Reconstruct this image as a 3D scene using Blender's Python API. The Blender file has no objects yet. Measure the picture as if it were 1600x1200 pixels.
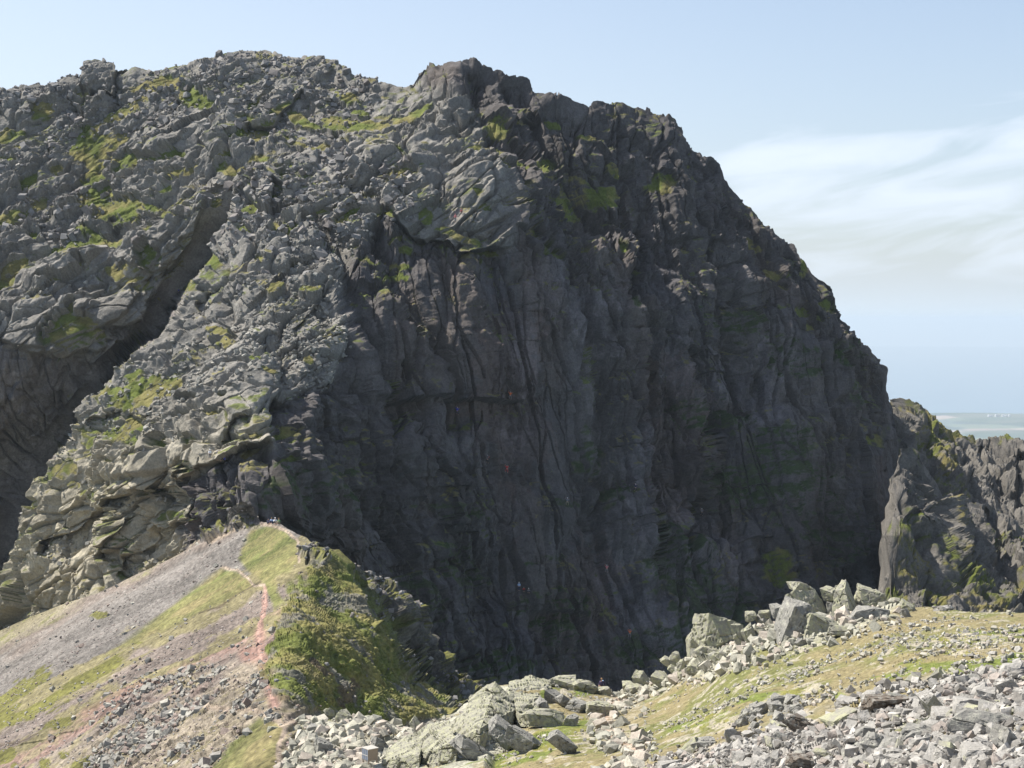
import bpy, math, random, time
import numpy as np
T0 = time.time()
C = bpy.context.scene.collection
F = 2540.0                      # focal length of the lens in pixels of a 1600 px wide frame

# ------------------------------------------------------------------ noise
def hsh(ix, iy, iz, seed):
    h = (ix.astype(np.int64) * 374761393 + iy.astype(np.int64) * 668265263 + iz.astype(np.int64) * 2147483647 + seed * 974634777) & 0xFFFFFFFF
    h = ((h ^ (h >> 13)) * 1274126177) & 0xFFFFFFFF
    h = ((h ^ (h >> 16)) * 2246822519) & 0xFFFFFFFF
    return h ^ (h >> 15)
def rnd(h, k):
    h = (h * (747796405 + 2 * k) + 2891336453 * (k + 1)) & 0xFFFFFFFF
    h = ((h ^ (h >> 15)) * 2246822519) & 0xFFFFFFFF
    h = h ^ (h >> 13)
    return (h & 0xFFFFFF).astype(np.float32) / np.float32(0xFFFFFF)
def vnoise(P, scale, seed=0):
    q = P / scale
    i = np.floor(q).astype(np.int64); f = (q - i).astype(np.float32); f = f * f * (3 - 2 * f)
    out = 0
    for a in (0, 1):
        wx = f[:, 0] if a else 1 - f[:, 0]
        for b in (0, 1):
            wy = f[:, 1] if b else 1 - f[:, 1]
            for c in (0, 1):
                wz = f[:, 2] if c else 1 - f[:, 2]
                out = out + wx * wy * wz * rnd(hsh(i[:, 0] + a, i[:, 1] + b, i[:, 2] + c, seed), 0)
    return out * 2 - 1
def fbm(P, scale, octs=4, seed=0, gain=.5):
    o = 0; a = 1; t = 0
    for k in range(octs):
        o = o + a * vnoise(P + 17.3 * k, scale / 2 ** k, seed + k); t += a; a *= gain
    return o / t * 1.6
def blocks(P, M, seed, tilt=1.2, jit=.85):
    """angular blocks: every cell of a jittered 3-D lattice is a plane with its own offset and tilt"""
    q = P @ np.asarray(M, float).T
    i0 = np.floor(q - .5).astype(np.int64)
    best = np.full(len(P), 9e9, np.float32); sec = best.copy(); val = np.zeros(len(P), np.float32); cid = val.copy()
    for a in (0, 1):
        for b in (0, 1):
            for c in (0, 1):
                ix, iy, iz = i0[:, 0] + a, i0[:, 1] + b, i0[:, 2] + c
                h = hsh(ix, iy, iz, seed)
                dx = q[:, 0] - (ix + .5 + (rnd(h, 1) - .5) * jit); dy = q[:, 1] - (iy + .5 + (rnd(h, 2) - .5) * jit); dz = q[:, 2] - (iz + .5 + (rnd(h, 3) - .5) * jit)
                d = (dx * dx + dy * dy + dz * dz).astype(np.float32)
                v = (rnd(h, 4) * 2 - 1) * .8 + tilt * ((rnd(h, 5) - .5) * dx + (rnd(h, 6) - .5) * dy + (rnd(h, 7) - .5) * dz) * 2
                nb = d < best
                sec = np.where(nb, best, np.minimum(sec, d)); best = np.where(nb, d, best); val = np.where(nb, v, val); cid = np.where(nb, rnd(h, 8), cid)
    return val, np.sqrt(sec) - np.sqrt(best), cid
def joints(P, M, seed, r=.27, st=4.2, tilt=2.1, skew=.35, jit=.8):
    """jointed rock: flat topped, steep sided blocks in a jittered lattice, the highest one showing"""
    q = P @ np.asarray(M, float).T
    i0 = np.floor(q - .5).astype(np.int64); val = np.full(len(P), -9, np.float32); cid = np.zeros(len(P), np.float32)
    for a in (0, 1):
        for b in (0, 1):
            for c in (0, 1):
                ix, iy, iz = i0[:, 0] + a, i0[:, 1] + b, i0[:, 2] + c
                h = hsh(ix, iy, iz, seed)
                dx = q[:, 0] - (ix + .5 + (rnd(h, 1) - .5) * jit); dy = q[:, 1] - (iy + .5 + (rnd(h, 2) - .5) * jit); dz = q[:, 2] - (iz + .5 + (rnd(h, 3) - .5) * jit)
                k1 = (rnd(h, 9) - .5) * 2 * skew; k2 = (rnd(h, 10) - .5) * 2 * skew
                ch = np.maximum(np.maximum(np.abs(dx + k1 * dy), np.abs(dy + k2 * dx)), np.abs(dz + k1 * dx) * .9)
                v = (rnd(h, 4) * 2 - 1) * .75 + tilt * ((rnd(h, 5) - .5) * dx + (rnd(h, 6) - .5) * dy + (rnd(h, 7) - .5) * dz) * 2 - st * np.maximum(ch - r * (.75 + .5 * rnd(h, 11)), 0)
                nb = v > val; val = np.where(nb, v, val); cid = np.where(nb, rnd(h, 8), cid)
    return np.maximum(val, -2.2) + .3, cid
def basis(ax, sizes):
    """cell matrix: first row runs along ax, sizes = lengths along ax and across it"""
    a = np.array(ax, float); a /= np.linalg.norm(a)
    b = np.cross(a, (0.1, 1, 0.05)); b /= np.linalg.norm(b); c = np.cross(a, b)
    return np.array([a / sizes[0], b / sizes[1], c / sizes[2]])
def sst(x, a, b):
    t = np.clip((x - a) / (b - a), 0, 1); return t * t * (3 - 2 * t)

# ------------------------------------------------------------------ shapes of the ground
def world(px, py, D):
    return np.stack([(px - 800) / F * D, D + 0 * px, (500 - py) / F * D], -1)
class TPS:                                   # smooth surface through surveyed points
    def __init__(s, pts, lam=1e-4):
        p = np.array(pts, float); s.x = p[:, :2] / 400; z = 1 / p[:, 2]; s.z0 = z.mean(); n = len(p)
        K = s.k(np.linalg.norm(s.x[:, None] - s.x[None], axis=-1)) + lam * np.eye(n)
        A = np.zeros((n + 3, n + 3)); A[:n, :n] = K; A[:n, n] = 1; A[:n, n + 1:] = s.x; A[n:, :n] = A[:n, n:].T
        s.w = np.linalg.solve(A, np.concatenate([z - s.z0, [0, 0, 0]]))
    def k(s, r): return np.where(r > 1e-9, r * r * np.log(np.maximum(r, 1e-9)), 0)
    def __call__(s, px, py):
        o = np.empty(len(px)); q = np.stack([px, py], -1) / 400; n = len(s.x)
        for a in range(0, len(px), 20000):
            r = np.linalg.norm(q[a:a + 20000, None] - s.x[None], axis=-1)
            o[a:a + 20000] = s.k(r) @ s.w[:n] + s.w[n] + q[a:a + 20000] @ s.w[n + 1:] + s.z0
        return 1 / np.maximum(o, 1e-4)
def pline(px, py, poly):
    """distance to a traced line, its sign (positive on the right of a line drawn downwards) and place along it"""
    poly = np.array(poly, float); best = np.full(len(px), 1e9); sg = np.ones(len(px)); tt = np.zeros(len(px)); L = 0
    seg = np.linalg.norm(np.diff(poly, axis=0), axis=1); tot = seg.sum()
    for k in range(len(poly) - 1):
        a, b = poly[k], poly[k + 1]; d = b - a
        t = np.clip(((px - a[0]) * d[0] + (py - a[1]) * d[1]) / (d @ d), 0, 1)
        ex, ey = px - a[0] - t * d[0], py - a[1] - t * d[1]; r = np.hypot(ex, ey)
        cr = -(d[0] * (py - a[1]) - d[1] * (px - a[0]))
        nb = r < best - 1e-6
        best = np.where(nb, r, best); sg = np.where(nb, np.sign(cr), sg); tt = np.where(nb, (L + t * seg[k]) / tot, tt); L += seg[k]
    return best, sg, tt
def inpoly(px, py, poly):
    ins = np.zeros(len(px), bool); n = len(poly)
    for k in range(n):
        (x1, y1), (x2, y2) = poly[k], poly[(k + 1) % n]
        c = ((y1 > py) != (y2 > py)) & (px < (x2 - x1) * (py - y1) / (y2 - y1 + 1e-12) + x1); ins ^= c
    return ins
def soft(px, py, poly, w):
    d, _, _ = pline(px, py, list(poly) + [poly[0]]); i = inpoly(px, py, poly)
    return sst(np.where(i, d, -d), -w, w)
def step(px, py, poly, amp, width, edge=3.0):
    """a rock step: behind the traced edge the face stands back by amp metres, the shelf returning over width"""
    d, s, t = pline(px, py, poly); sd = d * s
    end = sst(t, 0, .12) * sst(1 - t, 0, .12)
    return amp * end * sst(sd, -edge, edge) * np.exp(-np.maximum(sd, 0) / width)
def spots(px, py, lst, P, seed, ragged=.9):
    m = np.zeros(len(px)); n = fbm(P, 9, 5, seed) * ragged + fbm(P, 1.6, 2, seed + 9) * .7
    for e in lst:
        x, y, rx, ry = e[:4]; a = math.radians(e[4] if len(e) > 4 else 0)
        near = (np.abs(px - x) < 2.2 * (rx + ry)) & (np.abs(py - y) < 2.2 * (rx + ry))
        dx, dy = px[near] - x, py[near] - y
        u, v = dx * math.cos(a) - dy * math.sin(a), dx * math.sin(a) + dy * math.cos(a)
        r = np.sqrt((u / rx) ** 2 + (v / ry) ** 2)
        m[near] = np.maximum(m[near], sst(1.05 - r + n[near] * .55, -.12, .12))
    return m

def smooth2(A, k):
    for ax in (0, 1):
        B = np.concatenate([np.repeat(A.take([0], ax), k, ax), A, np.repeat(A.take([-1], ax), k, ax)], ax)
        cs = np.cumsum(B, axis=ax); z = np.zeros_like(cs.take([0], ax)); cs = np.concatenate([z, cs], ax)
        n = A.shape[ax]; A = (cs.take(range(2 * k + 1, 2 * k + 1 + n), ax) - cs.take(range(0, n), ax)) / (2 * k + 1)
    return A
def normals(P):
    du = np.gradient(P, axis=1); dv = np.gradient(P, axis=0)
    n = np.cross(du, dv); n /= np.linalg.norm(n, axis=-1, keepdims=True) + 1e-9
    return n
class Sheet: pass
def sheet(x0, x1, dx, top, bottom, dy_rows, depth, back=(60, 1.0, 26), front=None, wl=0, wr=0):
    """a tract of ground: seen side from bottom to its skyline, then over the crest and down the far side"""
    xs = np.arange(x0, x1 + dx, dx); lo, hi = xs[0], xs[-1]      # wl, wr: coarser ground running on beyond the view
    if wl: xs = np.concatenate([lo - wl * np.linspace(1, 0, 50, endpoint=False) ** 1.5, xs])
    if wr: xs = np.concatenate([xs, hi + wr * np.linspace(0, 1, 60)[1:] ** 1.5])
    tp = np.array(top, float); tops = np.interp(xs, tp[:, 0], tp[:, 1])
    bt = np.array(bottom, float); bots = np.interp(xs, bt[:, 0], bt[:, 1])
    v = np.linspace(0, 1, dy_rows)
    PX = np.repeat(xs[None], dy_rows, 0); PY = bots[None] + (tops - bots)[None] * v[:, None]
    D = depth(np.clip(PX, lo, hi).ravel(), PY.ravel()).reshape(PX.shape)
    P = world(PX, PY, D)
    dist, drop, nb = back
    crest = P[-1]; rows = []
    for k in range(1, nb + 1):
        t = (k / nb) ** 1.8
        rows.append(crest * (1 + dist * t / crest[:, 1:2]) + np.array([0, 0, -1]) * dist * drop * t * (.25 + .75 * t))
    P = np.concatenate([P, np.array(rows)], 0); PX = np.concatenate([PX, np.repeat(xs[None], nb, 0)], 0); PY = np.concatenate([PY, np.repeat(tops[None], nb, 0)], 0)
    if front is not None:
        fr = []
        for k in range(front, 0, -1):
            t = k / front
            q = P[0] * (1 - t) + np.stack([P[0][:, 0] * .35, 0 * xs - 6, 0 * xs - 2.6], -1) * t
            fr.append(q)
        P = np.concatenate([np.array(fr), P], 0); PX = np.concatenate([np.repeat(xs[None], front, 0), PX], 0); PY = np.concatenate([np.repeat(bots[None] + 1, front, 0), PY], 0)
    s = Sheet(); s.P = P; s.px = PX.ravel(); s.py = PY.ravel(); s.shape = PX.shape; s.rows = dy_rows; s.nfront = front or 0
    return s
def finish(s, name, mat, col, disp, ksm=4, stretch=3.0, wide=18):
    N = normals(smooth2(s.P, ksm)).reshape(-1, 3)
    s.N0 = N
    st_ = np.maximum(np.linalg.norm(np.gradient(s.P, axis=1), axis=-1), .6 * np.linalg.norm(np.gradient(s.P, axis=0), axis=-1)); st_ = smooth2(st_[..., None], 1).ravel()
    disp = disp / (1 + (st_ / stretch) ** 2)
    ND = normals(smooth2(smooth2(s.P, wide), wide)).reshape(-1, 3)
    Q = s.P.reshape(-1, 3) + ND * disp[:, None]
    s.Q = Q; s.N = normals(Q.reshape(s.shape + (3,))).reshape(-1, 3)
    s.col = col(s)
    r, c = s.shape; idx = np.arange(r * c).reshape(r, c)
    quads = np.stack([idx[:-1, :-1], idx[:-1, 1:], idx[1:, 1:], idx[1:, :-1]], -1).reshape(-1, 4)
    s.obj = mesh_np(name, Q, quads, mat, s.col)
    return s
def mesh_np(name, V, faces, mat, col=None, smooth=False, parent=None):
    me = bpy.data.meshes.new(name); V = np.ascontiguousarray(V, np.float32); k = faces.shape[1]
    me.vertices.add(len(V)); me.vertices.foreach_set('co', V.ravel())
    me.loops.add(faces.size); me.loops.foreach_set('vertex_index', np.ascontiguousarray(faces, np.int32).ravel())
    me.polygons.add(len(faces)); me.polygons.foreach_set('loop_start', np.arange(0, faces.size, k, dtype=np.int32))
    me.update(calc_edges=True)
    if smooth: me.polygons.foreach_set('use_smooth', np.ones(len(faces), bool))
    else: me.polygons.foreach_set('use_smooth', np.zeros(len(faces), bool))
    if col is not None:
        at = me.color_attributes.new('Col', 'FLOAT_COLOR', 'POINT')
        at.data.foreach_set('color', np.concatenate([col, np.ones((len(col), 1))], 1).astype(np.float32).ravel())
    me.materials.append(mat)
    o = bpy.data.objects.new(name, me); C.objects.link(o); o.parent = parent
    return o
def mixc(a, b, m):
    a = np.asarray(a, float); b = np.asarray(b, float); return a * (1 - m[:, None]) + b * m[:, None]
def tag(o, label=None, cat=None, group=None, kind=None):
    if label: o['label'] = label
    if cat: o['category'] = cat
    if group: o['group'] = group
    if kind: o['kind'] = kind
    return o

# ------------------------------------------------------------------ materials
def nodes(name):
    m = bpy.data.materials.new(name); m.use_nodes = True; nt = m.node_tree
    return m, nt, nt.nodes['Principled BSDF'], nt.nodes.new, nt.links.new
def ground_mat(name, speck=.35, fine=4.0, bump=.25, bscale=1.2, rough=.95):
    """surface colour comes with the mesh; weathering, lichen speckle and small relief are procedural"""
    m, nt, b, nn, ln = nodes(name)
    at = nn('ShaderNodeAttribute'); at.attribute_name = 'Col'
    tc = nn('ShaderNodeTexCoord')
    n1 = nn('ShaderNodeTexNoise'); n1.inputs['Scale'].default_value = fine; n1.inputs['Detail'].default_value = 6; n1.inputs['Roughness'].default_value = .7
    ln(tc.outputs['Object'], n1.inputs['Vector'])
    mr = nn('ShaderNodeMapRange'); mr.inputs['From Min'].default_value = .3; mr.inputs['From Max'].default_value = .7
    mr.inputs['To Min'].default_value = 1 - speck; mr.inputs['To Max'].default_value = 1 + speck; ln(n1.outputs['Fac'], mr.inputs['Value'])
    vm = nn('ShaderNodeVectorMath'); vm.operation = 'SCALE'; ln(at.outputs['Color'], vm.inputs[0]); ln(mr.outputs['Result'], vm.inputs['Scale'])
    ln(vm.outputs['Vector'], b.inputs['Base Color'])
    n2 = nn('ShaderNodeTexNoise'); n2.inputs['Scale'].default_value = bscale; n2.inputs['Detail'].default_value = 8; n2.inputs['Roughness'].default_value = .65
    ln(tc.outputs['Object'], n2.inputs['Vector'])
    bp = nn('ShaderNodeBump'); bp.inputs['Strength'].default_value = 1; bp.inputs['Distance'].default_value = bump
    ln(n2.outputs['Fac'], bp.inputs['Height']); ln(bp.outputs['Normal'], b.inputs['Normal'])
    b.inputs['Roughness'].default_value = rough; b.inputs['Specular IOR Level'].default_value = .2
    return m
def plain(name, col, rough=.8):
    m, nt, b, nn, ln = nodes(name)
    n1 = nn('ShaderNodeTexNoise'); n1.inputs['Scale'].default_value = 9
    mx = nn('ShaderNodeMix'); mx.data_type = 'RGBA'; mx.inputs['A'].default_value = tuple(c * .8 for c in col) + (1,); mx.inputs['B'].default_value = tuple(min(1, c * 1.15) for c in col) + (1,)
    ln(n1.outputs['Fac'], mx.inputs['Factor']); ln(mx.outputs['Result'], b.inputs['Base Color']); b.inputs['Roughness'].default_value = rough
    return m
M_crag = ground_mat('crag_rock', .32, 2.2, .22, 2.2)
M_ridge = ground_mat('ridge_soil', .5, 1.7, .2, 2.0)
M_fore = ground_mat('slope_turf', .5, 3.2, .1, 4)
M_stone = ground_mat('loose_stone', .28, 3.5, .08, 4)

# ------------------------------------------------------------------ the great crag
LEFT = TPS([(0,145,425),(200,125,420),(-150,160,430),(300,100,420),(400,92,418),(520,110,410),(450,180,394),(0,300,398),(200,300,394),(350,250,376),(400,250,374),
  (0,430,374),(150,430,370),(250,400,366),(320,330,364),(345,372,368),(0,540,358),(150,555,361),(250,480,370),(180,570,370),(100,660,373),(0,800,378),(0,680,366),(50,860,384),
  (-150,700,358),(-150,500,352),(-150,300,396),(0,1000,396)])
RIGHT = TPS([(400,800,273),(440,800,285),(470,800,291),(300,800,290),(250,850,300),(200,900,305),(150,900,312),(100,940,318),(0,985,336),(-100,1030,356),(-100,1150,350),(100,1150,318),(300,1000,292),
  (340,715,283),(410,640,291),(430,700,285),(300,640,303),(200,640,317),(100,760,326),(200,760,309),(40,850,331),
  (270,500,333),(330,480,326),(450,500,312),(540,540,313),(450,400,336),(550,380,338),(600,340,346),(400,250,371),(500,250,367),(600,250,362),(700,200,372),
  (740,130,388),(640,130,400),(740,85,396),(680,100,398),(760,300,355),(700,370,344),(600,130,402),(520,110,410),(450,180,394),
  (440,850,292),(500,700,301),(500,900,302),(560,430,327),(600,500,321),(600,700,313),(600,900,309),(600,1100,304),(750,1100,313),(750,900,323),(750,700,331),(750,550,336),(750,450,340),
  (900,1100,325),(900,850,338),(900,650,347),(900,450,358),(850,350,364),(850,250,376),(800,150,390),(1050,1060,338),(1050,850,351),(1050,650,362),(1050,450,376),
  (1000,300,388),(950,200,398),(870,150,395),(1200,1000,356),(1200,800,368),(1200,600,382),(1200,450,396),(1150,300,408),(1100,240,412),(1300,950,374),(1300,700,386),
  (1300,550,398),(1300,480,404),(1390,900,394),(1390,700,404),(1380,580,409),(1420,900,402)])
GULLY = [(560,60),(520,120),(460,170),(420,225),(397,266),(375,300),(345,370),(330,402),(300,440),(268,495),(245,530),(180,578),(150,620),(105,690),(60,750),(45,800),(15,870),(5,930),(-60,960),(-160,1000)]
STEPS = [
 ([(455,330),(480,370),(520,395),(545,450),(570,510),(592,560),(606,620),(612,690)], 11, 55),
 ([(575,380),(605,425),(633,470),(665,530),(690,600),(705,700)], 7, 45),
 ([(790,392),(765,390),(720,394),(700,376),(650,368),(610,345),(596,330)], 5, 60),
 ([(790,300),(830,380),(880,420),(905,500),(930,600),(932,720),(940,830)], 7, 55),
 ([(1075,540),(1110,640),(1127,730),(1095,800),(1060,850)], 9, 50),
 ([(720,400),(760,520),(790,640),(830,800)], 3.5, 40),
 ([(1010,470),(1000,560),(1010,700),(1025,860),(1030,980)], 6, 50),
 ([(975,250),(1000,330),(990,420),(970,480)], 6, 45),
 ([(810,180),(835,230),(870,290),(915,350),(960,410)], 11, 42),
 ([(1100,240),(1130,330),(1180,420),(1190,500)], 5, 50),
 ([(1160,300),(1220,380),(1240,470),(1290,560)], 5, 40),
 ([(1275,430),(1300,500),(1330,600),(1370,700)], 6, 30),
 ([(780,120),(800,180),(790,230),(800,300),(810,350)], 5, 40),
 ([(725,95),(740,150),(760,200),(775,250)], 4, 40),
 ([(425,700),(400,702),(385,698),(362,716),(345,722),(318,726),(296,745),(288,765)], 7, 55),
 ([(288,722),(287,760),(300,812)], 5, 16),
 ([(284,728),(262,738),(250,758),(248,790)], 7, 35),
 ([(226,768),(200,775),(178,778),(172,790)], 5, 30),
 ([(178,788),(150,796),(128,812),(112,830),(70,842),(60,870)], 7, 40),
 ([(224,800),(208,815),(196,850),(170,880)], 5, 30),
 ([(243,850),(228,860),(205,880),(190,905)], 5, 25),
 ([(188,640),(170,650),(146,655),(140,670)], 4.5, 22),
 ([(250,640),(236,655),(218,655),(192,645)], 3.5, 18),
 ([(305,800),(300,812),(270,818),(245,812)], 5, 40),
 ([(395,655),(370,660),(350,680),(335,700)], 4, 20),
 ([(350,440),(320,452),(300,470),(305,500)], 5, 30),
 ([(437,610),(425,640),(428,700)], 5, 25),
 ([(395,525),(420,545),(440,560),(436,600)], 5, 25),
 ([(495,455),(480,475),(455,490)], 3.5, 20),
 ([(430,290),(427,320),(420,345)], 4, 25),
 ([(262,300),(330,280),(322,330),(285,400),(245,440)], 3, 50),
 ([(480,150),(450,175),(420,200),(375,210)], 5, 30),
 ([(285,165),(262,190),(240,190)], 3.5, 16),
 ([(180,105),(183,140),(178,150),(140,146)], 6, 18),
 ([(520,300),(570,310),(600,330),(590,350)], 4, 30),
 ([(680,95),(655,120),(640,132)], 3, 14),
 ([(250,430),(230,470),(150,545),(100,560),(0,530),(-100,500)], 3, 60),
 ([(270,490),(300,540),(340,590),(380,620)], -2, 14),
]
def wob(px, py, amp=1.):
    q = np.stack([px, py, 0 * px], -1)
    return px + amp * (4 * vnoise(q, 34, 801) + 2.6 * vnoise(q, 13, 802) + 1.3 * vnoise(q, 6, 805)), py + amp * (4 * vnoise(q, 34, 803) + 2.6 * vnoise(q, 13, 804) + 1.3 * vnoise(q, 6, 806))
def crag_depth(px, py):
    D0x, D0y = px, py; px, py = wob(px, py)
    d, s, t = pline(px, py, GULLY); sd = d * s
    w = sst(sd, -2.2, 2.2)
    D = LEFT(px, py) * (1 - w) + RIGHT(px, py) * w
    for pl, a, wd in STEPS: D = D + step(px, py, pl, a, wd)
    return D
SKY = [(-200,160),(-60,148),(0,141),(40,137),(80,131),(110,126),(130,121),(134,104),(150,99),(172,101),(180,112),(215,107),(250,106),(300,102),(340,93),(375,89),(410,88),(440,93),(475,96),(508,95),(530,104),
  (560,112),(590,118),(605,127),(640,130),(650,124),(656,114),(680,100),(710,92),(735,77),(760,88),(785,98),(800,110),(822,119),(840,138),(880,151),(905,157),(940,158),(975,166),(1000,176),(1040,190),(1050,202),(1085,228),(1120,247),
  (1130,257),(1150,287),(1180,318),(1200,344),(1222,371),(1245,377),(1262,397),(1285,434),(1303,447),(1308,480),(1314,482),(1320,500),(1340,524),(1365,545),(1385,572),(1390,600),(1402,632),(1412,690),(1425,900),(1440,1000)]
BOT = [(-200,1150),(100,1090),(300,1000),(450,1000),(600,1130),(800,1130),(1100,1100),(1250,1010),(1440,1020)]
GRASS = [(240,133,35,7,5),(150,152,25,5),(300,155,22,12,-25),(70,172,20,8),(130,165,15,7),(15,210,20,8),(150,230,40,12,15),(205,258,18,10,30),(395,207,30,5,20),(130,250,20,8),
 (140,275,15,20),(160,320,40,18,-15),(10,345,25,10,15),(145,382,45,12,8),(95,405,15,10),(20,430,25,8,40),(190,425,28,12,-10),(240,410,10,14),(120,515,32,18),(330,405,15,13,20),
 (385,365,12,12,-30),(330,510,22,8,-10),(350,530,15,10,-20),(525,190,18,5),(580,196,25,8,5),(640,180,25,7,25),(665,340,8,10),(700,362,20,6,-15),(728,375,20,6,-15),(740,232,12,4),
 (775,205,12,6,-30),(225,615,38,17,10),(170,612,15,8,30),(200,675,25,17,10),(95,738,18,10,15),(145,775,15,6,-10),(230,693,12,8),(240,705,10,10,30),(330,650,22,9,5),(300,690,10,8),
 (265,805,16,5),(140,690,10,8),(180,760,4,10),(905,298,35,14,-30),(880,325,25,12,-30),(850,262,12,8,-40),(870,356,14,4,-15),(845,390,5,14,-20),(860,402,12,4,-35),(950,300,15,6,-20),
 (780,235,8,5),(1035,290,18,12),(485,560,8,6),(1285,480,12,8,-40),(1255,420,6,12),(1360,690,14,8,-30),(1215,885,20,22,-20),(60,790,10,6),(40,840,10,5),(410,685,20,4,0)]
r_ = np.random.RandomState(44)
for _ in range(95): GRASS.append((r_.uniform(-60, 640), r_.uniform(150, 450), r_.uniform(7, 20), r_.uniform(2.5, 7), r_.uniform(-15, 35)))
for _ in range(34): GRASS.append((r_.uniform(80, 480), r_.uniform(470, 780), r_.uniform(6, 14), r_.uniform(2.5, 6), r_.uniform(-20, 40)))
for _ in range(30): GRASS.append((r_.uniform(740, 980), r_.uniform(180, 400), r_.uniform(5, 14), r_.uniform(2, 5), r_.uniform(-45, -10)))
for _ in range(16): t_ = r_.uniform(0, 1); GRASS.append((1040 + 330 * t_, 230 + 400 * t_ ** 1.25 + r_.uniform(5, 40), r_.uniform(5, 11), r_.uniform(3, 7), -45))
SKY = [(x - 9 * min(1, max(0, (x - 1050) / 100)), y + (3 if x > 650 else 0)) for x, y in SKY]
crag = sheet(-130, 1436, 1.25, SKY, BOT, 760, crag_depth, back=(90, .9, 40), wl=600)
P = crag.P.reshape(-1, 3); px, py = crag.px, crag.py
wx_, wy_ = wob(px, py, 1.5)
shade_side = soft(wx_, wy_, [(300,870),(292,760),(330,730),(420,705),(430,620),(520,600),(560,520),(540,420),(590,345),(700,385),(790,395),(795,300),(762,220),(742,150),(690,127),(642,127),(640,60),(1500,60),(1500,1200),(300,1200)], 12)   # 1 on the steep, shaded north face, which is coloured darker as shade
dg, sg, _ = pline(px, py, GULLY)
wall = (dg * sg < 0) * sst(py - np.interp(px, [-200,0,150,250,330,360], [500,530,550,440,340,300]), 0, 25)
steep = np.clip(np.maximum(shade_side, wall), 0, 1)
W = P + np.stack([fbm(P, 30, 3, 5), fbm(P, 30, 3, 6), fbm(P, 30, 3, 7)], -1) * 1.6 + np.stack([vnoise(P, 4, 15), vnoise(P, 4, 16), vnoise(P, 4, 17)], -1) * .08
up = (-.12, .25, 1); dip = (.8, .15, .62)
dv = 0; dd = 0; cellv = 0; celld = 0
rough = .5 + .75 * sst(fbm(P, 38, 3, 81), -.35, .45)
smoo = .2 + 1.0 * sst(fbm(P, 15, 3, 83), -.15, .35)
for k, (L, a) in enumerate([(30, 2.2), (13, 1.35), (6, .72), (2.8, .36), (1.3, .17)]):
    v, c = joints(W, basis(up, (L * 1.45, L * .5, L * 1.4)), 11 + k)
    dv = dv + a * v * (1 if k == 0 else (rough if k < 3 else smoo)); cellv = cellv + (c - .5) * (.3 if k > 1 else .5)
    v, c = joints(W, basis(dip, (L * 1.25, L * .52, L * .85)), 31 + k)
    dd = dd + a * .95 * v * (1 if k == 0 else (rough if k < 3 else smoo)); celld = celld + (c - .5) * .25
for L, a in ((13, .8), (5.5, .42), (2.5, .2)):
    v, c = joints(W, basis((-.15, .2, 1), (L * .5, L * 1.5, L)), 85 + int(L)); dv = dv + a * v * rough
for L, a in ((22, 1.6), (9, .8)):
    v, e, c = blocks(W, basis((-.22, .1, 1), (L * 2.6, L * .45, L * 1.5)), 61 + L, .6); dv = dv - a * (1 - sst(e, 0, .07)) + a * .4 * v
    v, e, c = blocks(W, basis((.9, .2, .5), (L * 1.3, L * .45, L)), 65 + L, .6); dd = dd - a * (1 - sst(e, 0, .08)) + a * .3 * v
disp = dv * steep + dd * (1 - steep) + fbm(P, 40, 3, 77) * 2.0 + fbm(P, 2.0, 3, 78) * .08
GM = spots(px, py, [(x, y, a * 1.15, b * 1.2, *r) for x, y, a, b, *r in GRASS], P, 51, 1.1)
disp = disp - disp[: 760 * crag.shape[1]].mean() * .7
disp *= 1 - .7 * GM
# keep the traced skyline: blocks lose height towards it but stay jagged
rowv = np.repeat(np.arange(crag.shape[0]), crag.shape[1])
near_top = sst(rowv - (crag.rows - 30), 0, 28) * (rowv < crag.rows + 6)
disp = disp * (1 - .6 * near_top) * (1 - .75 * sst(px, 1330, 1400))
DGRASS = [(930,700,18,40),(960,765,18,22),(850,875,50,6,15),(700,870,45,22),(850,945,70,22),(740,905,50,25),(1160,510,35,26),(1130,650,60,26),(1200,690,80,26,-10),(1080,900,38,50),
 (1120,945,50,36),(1180,755,60,34),(1260,765,60,45),(1300,825,38,50),(700,800,60,10,-10),(550,790,60,12,-15),(440,775,70,26,10),(480,740,80,7),(1040,860,22,40),(1000,1010,60,20),(640,950,30,40),
 (980,480,8,14),(1235,560,50,20,-20),(1330,560,25,14,-30),(1100,480,10,20),(760,1040,60,18),(890,985,18,20),(890,785,36,4),(1330,620,20,20)]
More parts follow.
